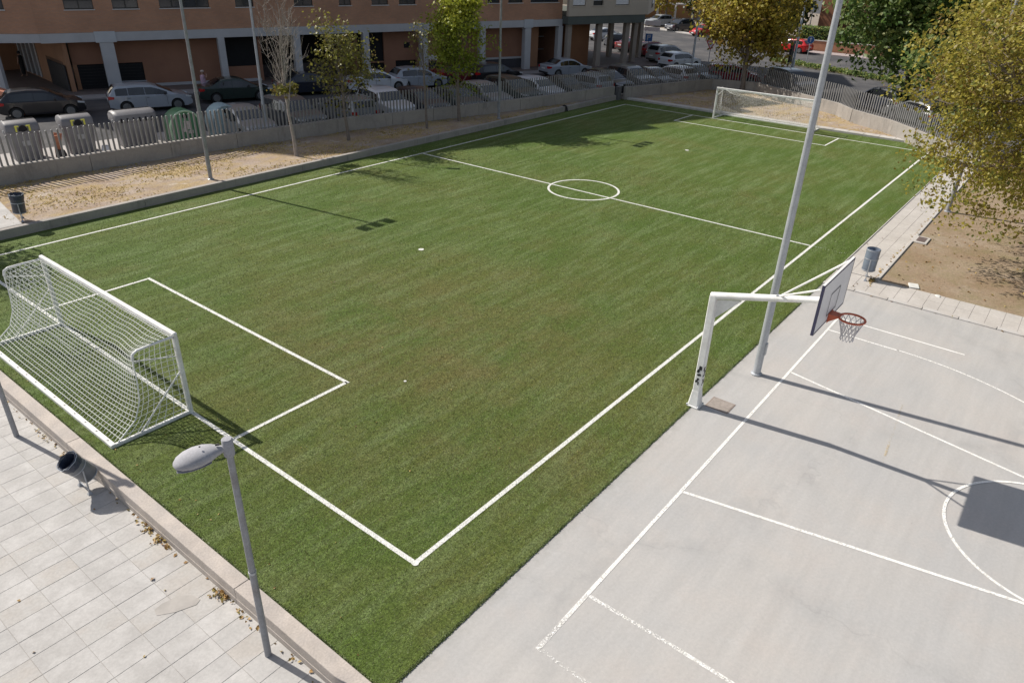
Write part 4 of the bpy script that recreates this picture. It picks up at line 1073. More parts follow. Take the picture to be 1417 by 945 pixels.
# ================================================================== CARS
def car_profile(kind):
    # x from rear (-) to front (+), unit metres; lists of (x, z)
    if kind == 'hatch': L, Wd, H = 4.15, 1.78, 1.50; top = [(-2.07, .62), (-2.04, .95), (-1.96, 1.02), (-1.60, 1.36), (-1.35, 1.45), (-.6, 1.50), (.15, 1.46), (.45, 1.36), (1.12, 1.00), (1.20, .97), (1.75, .86), (1.98, .74), (2.07, .55)]; belt = (.93, .90); cab = (-1.93, 1.14); wb = (-1.30, 1.28)
    elif kind == 'sedan': L, Wd, H = 4.5, 1.78, 1.42; top = [(-2.25, .62), (-2.22, .93), (-2.12, 1.00), (-1.62, 1.03), (-1.55, 1.04), (-.95, 1.34), (-.6, 1.41), (-.1, 1.43), (.25, 1.40), (.50, 1.31), (1.20, .95), (1.28, .92), (1.95, .80), (2.15, .70), (2.25, .52)]; belt = (.93, .86); cab = (-1.56, 1.22); wb = (-1.32, 1.40)
    elif kind == 'wagon': L, Wd, H = 4.5, 1.80, 1.52; top = [(-2.25, .62), (-2.22, .96), (-2.16, 1.04), (-1.90, 1.40), (-1.72, 1.48), (-.6, 1.52), (.10, 1.48), (.42, 1.38), (1.25, 1.00), (1.34, .96), (1.95, .86), (2.15, .74), (2.25, .55)]; belt = (.95, .90); cab = (-2.14, 1.27); wb = (-1.38, 1.38)
    elif kind == 'suv': L, Wd, H = 4.45, 1.86, 1.68; top = [(-2.22, .70), (-2.20, 1.08), (-2.12, 1.15), (-1.85, 1.54), (-1.65, 1.63), (-.6, 1.68), (.10, 1.64), (.40, 1.54), (1.10, 1.12), (1.20, 1.08), (1.85, .98), (2.10, .84), (2.22, .60)]; belt = (1.07, 1.03); cab = (-2.10, 1.12); wb = (-1.36, 1.36)
    else: L, Wd, H = 4.4, 1.84, 1.80; top = [(-2.20, .70), (-2.18, 1.10), (-2.14, 1.20), (-2.02, 1.66), (-1.90, 1.76), (-.6, 1.80), (.20, 1.76), (.50, 1.66), (1.40, 1.10), (1.50, 1.05), (1.90, .95), (2.10, .80), (2.20, .58)]; belt = (1.05, 1.02); cab = (-2.12, 1.42); wb = (-1.38, 1.38)
    return L, Wd, H, top, belt, cab, wb
CAR_S = 1.045
car_protos = {}
def make_car_proto(kind):
    L, Wd, H, top, belt, cab, wb = car_profile(kind)
    hw = Wd/2; WR = .32
    tx = [p[0] for p in top]; tz = [p[1] for p in top]
    def ztop(x): return float(np.interp(x, tx, tz))
    def zbelt(x): return float(np.interp(x, [-L/2, L/2], belt))
    def whalf(x):
        k = abs(x)/(L/2); return hw*(1 - .16*max(0, (k-.62)/.38)**2.2)
    def zbot(x):
        z = .22 + .10*max(0, (abs(x)/(L/2)-.85)/.15)
        for c in wb:
            d = abs(x-c)
            if d < WR+.05: z = max(z, .33 + math.sqrt((WR+.05)**2 - d*d)-.02)
        return z
    xs = sorted(set([round(v, 3) for v in list(np.linspace(-L/2, L/2, 25)) + tx + [c+d for c in wb for d in (-.375, -.365, -.30, -.2, -.1, 0, .1, .2, .30, .365, .375)]]))
    xs = [x for x in xs if -L/2 <= x <= L/2]
    def ring(x):
        zt = ztop(x); zb = zbot(x); w_ = whalf(x); bl = min(zbelt(x), zt-.03); 
        gh = max(0, zt-bl)
        tum = .20*min(1, gh/.45)
        wr = w_*(1 - tum) - .02
        zm = max(zb+.02, .50 if zb < .48 else zb+.02)
        zm = min(zm, bl-.02)
        half = [(0, zb), (w_*.86, zb), (w_*.975, zb+.015), (w_, zm), (w_*.985, bl-.02), (w_*.965, bl+.0), (wr+.015, max(bl+.005, zt-.07)), (wr-.04, max(bl+.01, zt-.02)), (wr*.55, zt), (0, zt+.005)]
        return half
    rings = []
    for x in xs:
        h = ring(x); rings.append([(x, y_, z_) for y_, z_ in h] + [(x, -y_, z_) for y_, z_ in h[-2:0:-1]])
    mb = MB(); mb.loft(rings)
    body = mb.mesh('body', [mat('paint_placeholder', (.5, .5, .5), .25, 0.02, 1, coat=1)], 32)
    # glazing, offset a little outside the body surface
    def gx(x0, x1, n=7): return list(np.linspace(x0, x1, n))
    def side_glass(x0, x1, s):
        mb = MB(); vs = []; X = gx(x0, x1)
        for x in X:
            zt = ztop(x); w_ = whalf(x); bl = zbelt(x); gh = zt-bl; tum = .20*min(1, gh/.45); wr = w_*(1-tum)-.02
            for t in (0.06, .86):
                z_ = bl + (zt-.07-bl)*t; y_ = w_*.965 + (wr+.015-w_*.965)*t
                vs.append((x, s*(y_+.008), z_))
        mb.add(vs, [((2*i, 2*i+1, 2*i+3, 2*i+2) if s > 0 else (2*i, 2*i+2, 2*i+3, 2*i+1)) for i in range(len(X)-1)])
        return mb.mesh('side_window', car_glass)
    def top_glass(x0, x1, up):
        mb = MB(); vs = []; X = gx(x0, x1, 6)
        sl = []
        for i, x in enumerate(X):
            zt = ztop(x); w_ = whalf(x); bl = min(zbelt(x), zt-.03); gh = zt-bl; tum = .20*min(1, gh/.45); wr = w_*(1-tum)-.02
            yy_ = wr-.07
            for y_ in (-yy_, -yy_*.5, 0, yy_*.5, yy_):
                zz_ = zt + .014 - .012*(abs(y_)/yy_)**2
                vs.append((x + (.010 if up else -.010), y_, zz_))
        fs = []
        for i in range(len(X)-1):
            for k in range(4): a = i*5+k; fs.append((a, a+5, a+6, a+1))
        mb.add(vs, fs); return mb.mesh('windscreen' if up else 'rear_window', car_glass)
    # find windscreen and rear window spans
    cowl = cab[1]; 
    roof_f = {'hatch': .42, 'sedan': .46, 'wagon': .40, 'suv': .38, 'van': .48}[kind]
    roof_r = {'hatch': -1.50, 'sedan': -.92, 'wagon': -1.84, 'suv': -1.80, 'van': -1.98}[kind]
    rear0 = {'hatch': -1.92, 'sedan': -1.52, 'wagon': -2.13, 'suv': -2.09, 'van': -2.11}[kind]
    parts = []
    parts.append(('windscreen', top_glass(roof_f+.04, cowl-.06, True), []))
    parts.append(('rear_window', top_glass(rear0+.02, roof_r, False), []))
    mid_x = {'sedan': -.28, 'hatch': -.35, 'wagon': -.30, 'suv': -.35, 'van': -.35}[kind]
    r_end = rear0 + {'hatch': .42, 'sedan': .42, 'wagon': .95, 'suv': .9, 'van': .85}[kind]
    for s in (-1, 1):
        parts.append(('side_window', side_glass(mid_x+.012, cowl-.38, s), []))
        parts.append(('side_window', side_glass(r_end, mid_x-.012, s), []))
        if kind in ('wagon', 'suv', 'van'): parts.append(('side_window', side_glass(rear0+.28, r_end-.03, s), []))
        m_ = MB(); m_.bev((cowl-.50, s*(hw+.08), zbelt(.7)+.09), (.12, .17, .13), .03); parts.append(('mirror', m_.mesh('mirror', trim_m), []))
        # lamps follow the nose and tail
        xf = L/2-.16; wf = whalf(xf)
        zf = zbelt(L/2)-.18
        m_ = MB(); ff = ztop(L/2-.05)
        m_.add([(L/2-.36, s*(whalf(L/2-.36)+.006), zf+.02), (L/2-.36, s*(whalf(L/2-.36)+.006), zf+.13), (L/2-.04, s*(whalf(L/2-.04)+.01), zf-.03), (L/2-.04, s*(whalf(L/2-.04)+.01), zf+.05), (L/2+.012, s*whalf(L/2)*.62, zf-.06), (L/2-.03, s*whalf(L/2)*.62, zf+.05)],
               [(0, 2, 3, 1), (2, 4, 5, 3)] if s > 0 else [(0, 1, 3, 2), (2, 3, 5, 4)]); parts.append(('headlight', m_.mesh('headlight', lamp_w), []))
        zr = belt[0]-.02; x0 = -L/2
        m_ = MB(); m_.add([(x0+.30, s*(whalf(x0+.30)+.006), zr-.02), (x0+.28, s*(whalf(x0+.28)+.006), zr-.14), (x0+.03, s*(whalf(x0)+.016), zr+.02), (x0+.0, s*(whalf(x0)+.012), zr-.18), (x0-.006, s*whalf(x0)*.70, zr-.0), (x0-.012, s*whalf(x0)*.72, zr-.17)],
               [(0, 2, 3, 1), (2, 4, 5, 3)] if s < 0 else [(0, 1, 3, 2), (2, 3, 5, 4)]); parts.append(('tail_light', m_.mesh('tail_light', lamp_r), []))
        for c in wb:
            m_ = MB(); R_ = Matrix.Rotation(PI/2, 3, 'X')
            m_.lathe([(WR-.06, -.10), (WR, -.085), (WR+.003, 0), (WR, .085), (WR-.06, .10)], (c, s*(hw-.12), .325), 20, R_); ty = m_.mesh('wheel', tyre_m, 50)
            m_ = MB(); 
            m_.lathe([(.20, -.02), (.215, .005), (.20, .02)], (c, s*(hw-.022), .325), 18, R_)
            for k in range(5):
                a = 2*PI*k/5; m_.box((c+.11*math.cos(a), s*(hw-.002), .325+.11*math.sin(a)), (.19, .012, .045), R=Matrix.Rotation(-a, 3, 'Y'))
            parts.append(('wheel', ty, [('rim', m_.mesh('rim', rim_m, 40))]))
    m_ = MB(); m_.box((L/2+.004, 0, .42), (.02, 1.15, .16)); m_.box((L/2-.012, 0, .56), (.03, .8, .05)); parts.append(('grille', m_.mesh('grille', trim_m), []))
    m_ = MB(); m_.box((L/2+.02, 0, .44), (.012, .50, .11)); parts.append(('number_plate', m_.mesh('number_plate', plate_m), []))
    m_ = MB(); m_.box((-L/2-.012, 0, .72), (.012, .50, .11)); parts.append(('number_plate', m_.mesh('number_plate', plate_m), []))
    m_ = MB(); m_.box((-L/2-.004, 0, .40), (.03, 1.3, .14)); parts.append(('rear_bumper', m_.mesh('rear_bumper', trim_m), []))
    m_ = MB(); m_.box((0, 0, .40), (L-.5, hw*1.45, .30)); parts.append(('underbody', m_.mesh('underbody', black_m), []))
    m_ = MB()
    for s in (-1, 1):
        for xx in (cowl-.55+.12, mid_x, r_end-.1):
            m_.box((xx, s*(whalf(xx)+.001), .62), (.012, .006, .50))
        for xx in (mid_x+.12, r_end+.0): m_.box((xx, s*(whalf(xx)+.006), zbelt(xx)-.12), (.14, .014, .022))
    parts.append(('door_trim', m_.mesh('door_trim', trim_m), []))
    if kind == 'wagon':
        for s in (-1, 1):
            m_ = MB(); m_.tube((-1.55, s*.60, 1.545), (.1, s*.60, 1.53), .018, n=6); parts.append(('roof_rail', m_.mesh('roof_rail', grey_metal), []))
    return body, parts
paints = {}
def paint(col, name):
    if name not in paints: paints[name] = mat('paint_'+name, col, .28, .03, 1.5, coat=.8, spec=.5)
    return paints[name]
PC = {'black': (.012, .012, .016), 'silver': (.36, .39, .44), 'white': (.66, .68, .72), 'darkred': (.16, .012, .018), 'red': (.55, .012, .012), 'grey': (.11, .115, .12), 'darkblue': (.015, .02, .035), 'teal': (.035, .06, .065), 'lightgrey': (.30, .31, .32), 'darkgreen': (.02, .035, .03), 'metalgrey': (.17, .18, .19), 'crimson': (.30, .01, .035)}
def car(kind, col, x, y, ang, label):
    if kind not in car_protos: car_protos[kind] = make_car_proto(kind)
    body, parts = car_protos[kind]
    t = thing('parked_car', label, 'car', (x, y, .0), math.radians(ang), 'cars parked in the street behind the fence')
    t.scale = (CAR_S,)*3
    b = link('body', body, t); b.material_slots[0].link = 'OBJECT'; b.material_slots[0].material = paint(PC[col], col)
    for nme, me, sub in parts:
        o = link(nme, me, t)
        for n2, me2 in sub: link(n2, me2, o)
    return t
AA = math.degrees(math.atan2(AD.y, AD.x))
# row along the building
car('hatch', 'black', 11.1, 41.95, AA, 'glossy black hatchback at the far left behind the two grey bins with yellow openings')
car('wagon', 'silver', 16.5, 39.9, AA, 'silver estate car with roof rails behind the widest grey bin')
car('sedan', 'darkgreen', 22.0, 39.2, AA, 'dark green-black saloon beside the person in pink')
car('sedan', 'darkblue', 27.2, 38.1, AA, 'dark blue car behind the bare tree')
car('sedan', 'white', 31.7, 36.0, AA, 'white saloon behind the sparse olive-leaved tree')
car('hatch', 'silver', 35.0, 34.9, AA, 'pale silver hatchback seen from its left rear, right of the white saloon')
car('hatch', 'darkred', 39.4, 34.5, AA, 'dark red hatchback behind the bright yellow-green tree')
car('hatch', 'black', 41.6, 32.6, AA, 'black hatchback just right of the bright yellow-green tree')
car('sedan', 'silver', 49.4, 31.0, AA, 'silver saloon alone on the asphalt before the open garage bay')
car('hatch', 'white', 62.7, 26.6, AA+2, 'white hatchback in front of its twin right of the beige block')
car('suv', 'lightgrey', 65.9, 29.6, AA+2, 'pale grey car directly behind the white hatchback right of the beige block')
car('hatch', 'darkred', 69.3, 33.2, AA+4, 'dark red car second from the pale cars, beyond the beige block columns')
car('sedan', 'darkred', 72.0, 37.0, AA+4, 'dark red saloon farthest back in the short row beyond the beige block')
car('sedan', 'white', 80.0, 46.0, AA, 'white car seen under the raised beige block between its columns')
car('wagon', 'darkblue', 74.0, 41.0, AA+60, 'dark estate parked under the raised beige block')
# nose-in row against the fence
row = [(16.42, 29.6, -7, 'hatch', 'lightgrey', 1, 'pale grey hatchback nose to the fence left of the bare tree trunk'),
       (19.35, 29.3, -7, 'suv', 'grey', 1, 'dark grey car nose to the fence right of the bare tree trunk'),
       (22.9, 28.7, -12, 'wagon', 'metalgrey', -1, 'grey estate with its tail and red lamp at the fence behind the olive-leaved tree'),
       (25.4, 28.1, -13, 'suv', 'white', 1, 'white car facing the fence below the silver hatchback'),
       (28.0, 27.6, -12, 'hatch', 'darkblue', 1, 'dark blue car at the fence left of the teal one'),
       (30.5, 27.0, -12, 'sedan', 'teal', 1, 'dark teal car at the fence behind the thin bare sapling'),
       (33.0, 26.5, -12, 'hatch', 'lightgrey', 1, 'pale grey hatchback facing the fence behind the yellow-green tree trunk'),
       (35.4, 26.0, -10, 'suv', 'darkgreen', 1, 'dark green car at the fence left of the right-hand floodlight pole'),
       (37.9, 25.6, -10, 'hatch', 'white', 1, 'white hatchback facing the fence right of the right-hand floodlight pole'),
       (40.4, 25.1, -10, 'sedan', 'black', 1, 'black saloon at the fence before the silver saloon'),
       (42.8, 24.7, -10, 'wagon', 'silver', -1, 'silver estate with its tail to the fence near the dark gate post'),
       (45.3, 24.2, -12, 'hatch', 'black', 1, 'black hatchback at the fence just past the dark gate post'),
       (47.8, 23.5, -15, 'suv', 'grey', 1, 'charcoal car second past the dark gate post'),
       (50.2, 22.9, -15, 'sedan', 'darkblue', 1, 'dark blue saloon third past the dark gate post'),
       (52.7, 22.2, -15, 'hatch', 'white', -1, 'white roofed car fourth past the dark gate post'),
       (55.2, 21.5, -15, 'sedan', 'teal', 1, 'dark teal saloon last in the nose-in row')]
for x, y, d, kind, col, way, label in row: car(kind, col, x, y, d-90 if way > 0 else d+90, label)
car('wagon', 'crimson', 57.4, 18.9, AA-42, 'crimson estate behind the corner of the fence under the autumn tree')
car('van', 'metalgrey', 56.0, 13.4, -122, 'dark grey people carrier behind the fence by the far goal')
car('suv', 'darkblue', 53.3, 5.6, 52, 'dark car half hidden by leaves behind the right fence')
car('hatch', 'grey', 50.2, 2.6, 52, 'grey car behind the right fence nearest the yellow-brown tree')
car('suv', 'silver', 107.0, 52.5, 160, 'sunlit silver car parked by the far trees')
car('suv', 'darkblue', 101.8, 46.2, 160, 'dark car with pale roof parked beside the far tree trunk')
car('hatch', 'red', 97.8, 40.2, 150, 'bright red car left of the autumn tree, by the far kerb')
car('hatch', 'red', 88.0, 24.2, 78, 'bright red hatchback right of the autumn tree, by the brick wall')
car('hatch', 'white', 80.5, 6.6, 75, 'white car glimpsed through the leaves on the right')

# ================================================================== CONTAINERS
def container(label, x, y, w_, h_, d_, rz, ribs=False, group='grey waste containers in a row behind the fence'):
    t = thing('waste_container', label, 'waste container', (x, y, 0), rz, group)
    def rr2(hx, hy, b, z): return [Vector((p[0], p[1], z)) for p in rr(hx, hy, b)]
    m = MB(); m.loft([rr2(w_*.40, d_*.38, .10, .02), rr2(w_*.41, d_*.39, .10, .10), rr2(w_*.47, d_*.47, .12, h_*.70), rr2(w_*.50, d_*.50, .12, h_*.72), rr2(w_*.50, d_*.50, .12, h_*.76)]); m.build('body', bin_grey, t, 30)
    m = MB(); rings = []
    for k in range(9):
        a = PI*k/8; yy_ = -d_*.5*math.cos(a); zz_ = h_*.765 + (h_*.235)*math.sin(a)**.6 if 0 < k < 8 else h_*.765
        rings.append((yy_, zz_))
    n_ = 7; lo = []
    for j, (xf, sc_) in enumerate([(-.5, .82), (-.47, .95), (-.40, 1), (.40, 1), (.47, .95), (.5, .82)]):
        lo.append([Vector((xf*w_, yy_*sc_, h_*.765+(zz_-h_*.765)*sc_)) for yy_, zz_ in rings])
    m.loft(lo, cap=True, closed=True); ld = m.build('lid', bin_grey, t, 40)
    m = MB(); m.box((0, 0, h_+.012), (w_*.86, .03, .03)); m.build('lid_seam', trim_m, ld)
    if not ribs:
        for s in (-1, 1):
            m = MB(); m.box((s*.27, -d_*.50-.012, h_*.83), (.07, .03, .26)); m.box((s*.19, -d_*.50-.012, h_*.83+.11), (.09, .028, .045)); m.build('opening_trim', yellow_m, t)
        m = MB(); m.lathe([(.15, -.012), (.15, .012)], (0, -d_*.50-.008, h_*.83), 16, Matrix.Rotation(PI/2, 3, 'X')); m.box((0, -d_*.5-.005, h_*.80), (.36, .02, .12)); m.build('opening', black_gap, t)
        m = MB(); m.box((0, -d_*.455, h_*.45), (.30, .012, .22), R=Matrix.Rotation(-.08, 3, 'X')); m.build('label_plate', mat('faded_label', (.36, .36, .36), .6, .1, 10), t)
    else:
        m = MB()
        for i in range(6): m.box((-w_*.36+i*w_*.144, -d_*.50, h_*.76), (.07, .04, .20))
        m.build('lid_ribs', black_gap, t)
        m = MB()
        for i in range(8): m.box((-w_*.40+i*w_*.114, -d_*.462, h_*.42), (.035, .03, h_*.55), R=Matrix.Rotation(-.10, 3, 'X'))
        m.build('front_ribs', bin_grey, t)
    for s in (-1, 1):
        m = MB(); m.lathe([(.05, -.04), (.05, .04)], (s*w_*.5, -d_*.1, h_*.74), 10, Matrix.Rotation(PI/2, 3, 'Y')); m.build('lift_pin', grey_metal, t)
    return t
container('leftmost grey container with yellow-edged opening', 6.45, 32.3, 1.40, 1.80, 1.25, -.16)
container('second grey container with yellow-edged opening from the left', 8.75, 32.0, 1.40, 1.80, 1.25, -.16)
container('widest grey container with ribbed front, third in the row', 11.35, 31.55, 2.0, 1.78, 1.30, -.16, True)
def igloo(label, x, y, w_, h_, rz, material, trim):
    t = thing('bottle_bank', label, 'bottle bank', (x, y, 0), rz, 'domed bottle banks behind the fence')
    m = MB(); prof = []
    def half(k, z0=0): pass
    sec = []
    for j, yy_ in enumerate([-.55, -.52, -.40, .40, .52, .55]):
        k = [.88, .96, 1, 1, .96, .88][j]; ring_ = []
        for i in range(13):
            a = PI*i/12; ring_.append(Vector((-w_/2*k*math.cos(a)*(1.0), yy_, h_*.42 + h_*.58*k*math.sin(a))))
        ring_ = [Vector((-w_*.43*k, yy_, .02))] + ring_ + [Vector((w_*.43*k, yy_, .02))]
        sec.append(ring_)
    m.loft(sec, cap=True); m.build('body', material, t, 40)
    m = MB(); pts = [(-w_*.43, -.565, .05)] + [(-w_/2*.93*math.cos(PI*i/12), -.57, h_*.42+h_*.55*math.sin(PI*i/12)) for i in range(13)]
    m.sweep(pts, .055, 6); m.build('edge_trim', trim, t, 40)
    m = MB(); m.lathe([(.13, -.01), (.13, .01)], (.0, -.565, h_*.80), 14, Matrix.Rotation(PI/2, 3, 'X')); m.build('opening', black_gap, t)
    m = MB(); m.box((.05, -.565, h_*.52), (.34, .02, .42), R=Matrix.Rotation(.12, 3, 'Y')); m.box((-.08, -.568, h_*.38), (.22, .02, .20)); m.box((.20, -.566, h_*.30), (.26, .018, .16)); m.build('torn_poster', mat('torn_poster', (.50, .46, .43), .8, .25, 9), t)
    return t
igloo('green domed bottle bank with pale mint edge', 13.55, 30.9, 1.75, 1.62, -.16, bin_green, bin_mint)
igloo('faded blue-grey domed bottle bank plastered with torn posters', 15.75, 30.6, 1.70, 1.66, -.16, bin_blue, mat('faded_trim', (.36, .46, .50), .6))
o = blob('rubbish_bag', (12.0-2.55, 30.9, 0), (.55, .42, .34), sign_white, 'crumpled white rubbish bag on the ground beside the widest grey container', 'rubbish bag', seed=8)
o = blob('rubbish_bag', (7.45, 31.1, 0), (.50, .42, .42), black_m, 'dark rubbish bag leaning between the two grey containers', 'rubbish bag', seed=9)
m = MB(); m.box((0, 0, .55), (.30, .06, 1.1), R=Matrix.Rotation(.25, 3, 'X')); m.box((.1, .05, .95), (.34, .05, .4), R=Matrix.Rotation(.3, 3, 'Y')); o = m.build('cardboard', mat('rusty_cardboard', (.40, .17, .10), .9, .2, 6)); o.location = (7.5, 31.35, 0)
tag(o, 'folded reddish cardboard propped between the two grey containers', 'cardboard')
m = MB(); m.box((0, 0, .03), (.75, .10, .05), rz=.4); m.box((.2, -.15, .03), (.5, .08, .05), rz=-.3); o = m.build('wood_scrap', mat('orange_wood', (.42, .20, .12), .9, .2, 6)); o.location = (7.9, 30.7, 0)
tag(o, 'orange wood scraps on the ground in front of the second grey container', 'wood scrap')

# ================================================================== PEOPLE
def person(label, loc, rz, joints, cloth):
    t = thing('person', label, 'person', loc, rz)
    V = []; E = []; Rr = []; ix = {}
    for nme, p, r_, par in joints:
        ix[nme] = len(V); V.append(p); Rr.append(r_)
        if par: E.append((ix[par], ix[nme]))
    me = bpy.data.meshes.new('body'); me.from_pydata(V, E, []); me.materials.append(cloth['skin']); 
    o = link('body', me, t)
    sk = o.modifiers.new('skin', 'SKIN'); me.skin_vertices if me.skin_vertices else None
    if not me.skin_vertices:
        me.attributes  # layer appears with the modifier in most builds
    lay = me.skin_vertices[0].data if me.skin_vertices else None
    if lay:
        for i, r_ in enumerate(Rr): lay[i].radius = (r_, r_*.85)
        lay[0].use_root = True
    o.modifiers.new('sub', 'SUBSURF').levels = 1; o.modifiers['sub'].render_levels = 1
    sk.use_smooth_shade = True
    for nme, rings, material in cloth['pieces']:
        m = MB(); m.loft([[(c[0]+rx*math.cos(2*PI*k/12), c[1]+ry*math.sin(2*PI*k/12), c[2]) for k in range(12)] for c, rx, ry in rings]); m.build(nme, material, t, 60)
    return t
def stand_joints(arm_l, arm_r, stride=.12):
    J = [('pelvis', (0, 0, .95), .13, None), ('spine', (0, 0, 1.15), .12, 'pelvis'), ('chest', (0, 0, 1.36), .15, 'spine'), ('neck', (0, .0, 1.52), .055, 'chest'), ('head', (.01, 0, 1.62), .085, 'neck'), ('crown', (.02, 0, 1.72), .095, 'head'),
         ('hipl', (0, .09, .90), .09, 'pelvis'), ('kneel', (stride*.6, .10, .50), .06, 'hipl'), ('ankl', (stride*.4, .10, .09), .04, 'kneel'), ('toel', (stride*.4+.16, .11, .03), .035, 'ankl'),
         ('hipr', (0, -.09, .90), .09, 'pelvis'), ('kneer', (-stride*.1, -.10, .49), .06, 'hipr'), ('ankr', (-stride, -.10, .09), .04, 'kneer'), ('toer', (-stride+.16, -.11, .03), .035, 'ankr')]
    for s, a, nme in ((1, arm_l, 'l'), (-1, arm_r, 'r')):
        sh = (0, s*.17, 1.42); J.append(('sh'+nme, sh, .06, 'chest')); J.append(('el'+nme, a[0], .045, 'sh'+nme)); J.append(('wr'+nme, a[1], .03, 'el'+nme)); J.append(('ha'+nme, a[2], .035, 'wr'+nme))
    return J
JL = [(-.03, .24, 1.18), (.05, .26, .96), (.08, .26, .86)]; JR = [(-.03, -.24, 1.18), (.05, -.26, .96), (.08, -.26, .86)]
pink = mat('pink_shirt', (.55, .36, .46), .8, .08, 6); palew = mat('pale_shorts', (.50, .47, .55), .8, .06, 5)
RA = [(.12, -.26, 1.32), (.22, -.14, 1.50), (.22, -.10, 1.58)]
person('person in a pink top, pale shorts and a cap standing behind the dark green car', (20.95, 41.15, 0), AA*PI/180+.3, stand_joints(JL, RA, .08),
       {'skin': skin_m, 'pieces': [('shirt', [((0, 0, .98), .17, .15), ((0, 0, 1.2), .17, .14), ((0, 0, 1.42), .16, .20), ((0, 0, 1.50), .07, .10)], pink),
                                   ('shorts', [((0, 0, .58), .16, .19), ((0, 0, .80), .16, .18), ((0, 0, 1.02), .15, .16)], palew),
                                   ('sleeve', [((0, .20, 1.28), .07, .07), ((0, .19, 1.44), .07, .08)], pink),
                                   ('cap', [((.02, 0, 1.70), .12, .11), ((.02, 0, 1.76), .11, .10), ((.01, 0, 1.80), .05, .05)], mat('pale_cap', (.55, .45, .40), .8))]})
blk = mat('black_clothes', (.01, .01, .012), .8, .1, 6)
person('person dressed in black walking through the entrance passage at the left', (15.75, 57.0, .09), 2.0, stand_joints(JL, [(.1, -.26, 1.22), (.30, -.30, 1.22), (.38, -.30, 1.22)], .16),
       {'skin': skin_m, 'pieces': [('jacket', [((0, 0, .90), .17, .17), ((0, 0, 1.2), .17, .16), ((0, 0, 1.42), .16, .21), ((0, 0, 1.51), .07, .10)], blk),
                                   ('trousers', [((0, 0, .20), .13, .17), ((0, 0, .60), .14, .18), ((0, 0, .95), .15, .16)], blk),
                                   ('hair', [((-.02, 0, 1.60), .09, .10), ((0, 0, 1.72), .11, .11), ((0, 0, 1.80), .06, .06)], blk)]})

# ================================================================== SIGNS AND STREET POLES
def street_pole(x, y, h, label, r0=.09, z=0, arm=None):
    t = thing('street_light', label, 'street light', (x, y, z), 0, 'tall street lights along the road')
    m = MB(); m.lathe([(r0*1.4, 0), (r0*1.4, .9), (r0, 1.0), (r0*.6, h)], n=12); m.build('pole', grey_metal, t, 40)
    m = MB(); m.sweep([(0, 0, h-.1), (.3, -.4, h+.35), (.8, -1.1, h+.5)], [.045, .04, .03], 8); m.build('arm', grey_metal, t, 40)
    m = MB(); m.bev((.95, -1.3, h+.5), (.25, .60, .12), .03, rz=.6); m.build('lamp_head', lamp_head_m, t)
    return t
street_pole(16.75, 28.15, 9, 'street light rising just behind the fence left of the bare tree', .085)
street_pole(60.8, 24.4, 9.5, 'street light beside the white hatchback right of the beige block', .11)
street_pole(70.3, 18.1, 9.5, 'street light in the road beside the traffic signals', .13)
sg = thing('traffic_signal', 'grey traffic signal cabinet posts in front of the far road', 'traffic signal', (69.6, 18.35, 0))
m = MB(); m.box((0, 0, 1.3), (.12, .12, 2.6)); m.build('post', grey_metal, sg)
for dx in (-.18, .22): m = MB(); m.bev((dx, -.1, 1.7), (.30, .22, 1.7), .03); m.build('signal_head', black_m, sg)
def sign(label, x, y, h, shape, rz, cat='road sign'):
    t = thing('road_sign', label, cat, (x, y, 0), rz)
    m = MB(); m.tube((0, 0, 0), (0, 0, h), .035, n=8); m.build('post', grey_metal, t)
    Ry = Matrix.Rotation(PI/2, 3, 'Y')
    if shape == 'round':
        m = MB(); m.lathe([(.36, -.012), (.36, .012)], (-.05, 0, h-.2), 24, Ry); m.build('disc', sign_white, t)
        m = MB(); m.lathe([(.33, -.015), (.33, .015)], (-.053, 0, h-.2), 24, Ry); d = m.build('face', sign_blue, t)
        m = MB(); m.box((-.073, 0, h-.22), (.006, .07, .34)); m.add([(-.074, -.15, h-.12), (-.074, .15, h-.12), (-.074, 0, h+.04)], [(0, 1, 2)]); m.build('arrow', sign_white, d)
    elif shape == 'yield':
        def tri(r_, x_, material, nme, par):
            mb = MB(); P3 = [(r_*math.cos(a), r_*math.sin(a)) for a in (-PI/2, PI/6, 5*PI/6)]
            mb.add([(x_-.01, p[0], h-.25+p[1]) for p in P3]+[(x_+.01, p[0], h-.25+p[1]) for p in P3], [(0, 1, 2), (5, 4, 3), (0, 3, 4, 1), (1, 4, 5, 2), (2, 5, 3, 0)]); return mb.build(nme, material, par)
        d = tri(.58, -.05, sign_red, 'triangle', t); tri(.38, -.066, sign_white, 'face', d)
    elif shape == 'square':
        m = MB(); m.box((-.05, 0, h-.35), (.02, .72, .72)); d = m.build('panel', sign_blue, t)
        m = MB(); m.box((-.064, .12, h-.35), (.006, .08, .50)); m.box((-.064, -.02, h-.14), (.006, .22, .07)); m.box((-.064, -.02, h-.33), (.006, .22, .07)); m.box((-.064, -.13, h-.235), (.006, .07, .24)); m.build('letter_p', sign_white, d)
    else:
        m = MB(); m.box((-.05, -.75, h-.30), (.03, 1.75, .50)); m.build('panel', sign_white, t)
        m = MB(); m.box((-.05, -.75, h-.92), (.03, 1.75, .42)); m.build('panel', sign_white, t)
        m = MB(); m.box((-.07, -.75, h-.60), (.012, 1.75, .05)); m.build('divider', black_m, t)
    return t
sign('round blue sign with white arrow on a slim post by the median weeds', 75.3, 18.4, 2.75, 'round', math.radians(15))
sign('white and red upside-down triangle sign beside the pale cars', 64.9, 24.6, 2.5, 'yield', math.radians(20))
sign('square blue parking sign in front of the beige block columns', 65.2, 31.6, 2.6, 'square', math.radians(25))
sign('white two-panel direction board at the corner of the beige block', 72.4, 36.0, 3.35, 'board', math.radians(20), 'direction sign')
sg2 = thing('sign_frame', 'pair of thin posts standing in the median right of the far goal', 'posts', (72.6, 12.6, 0))
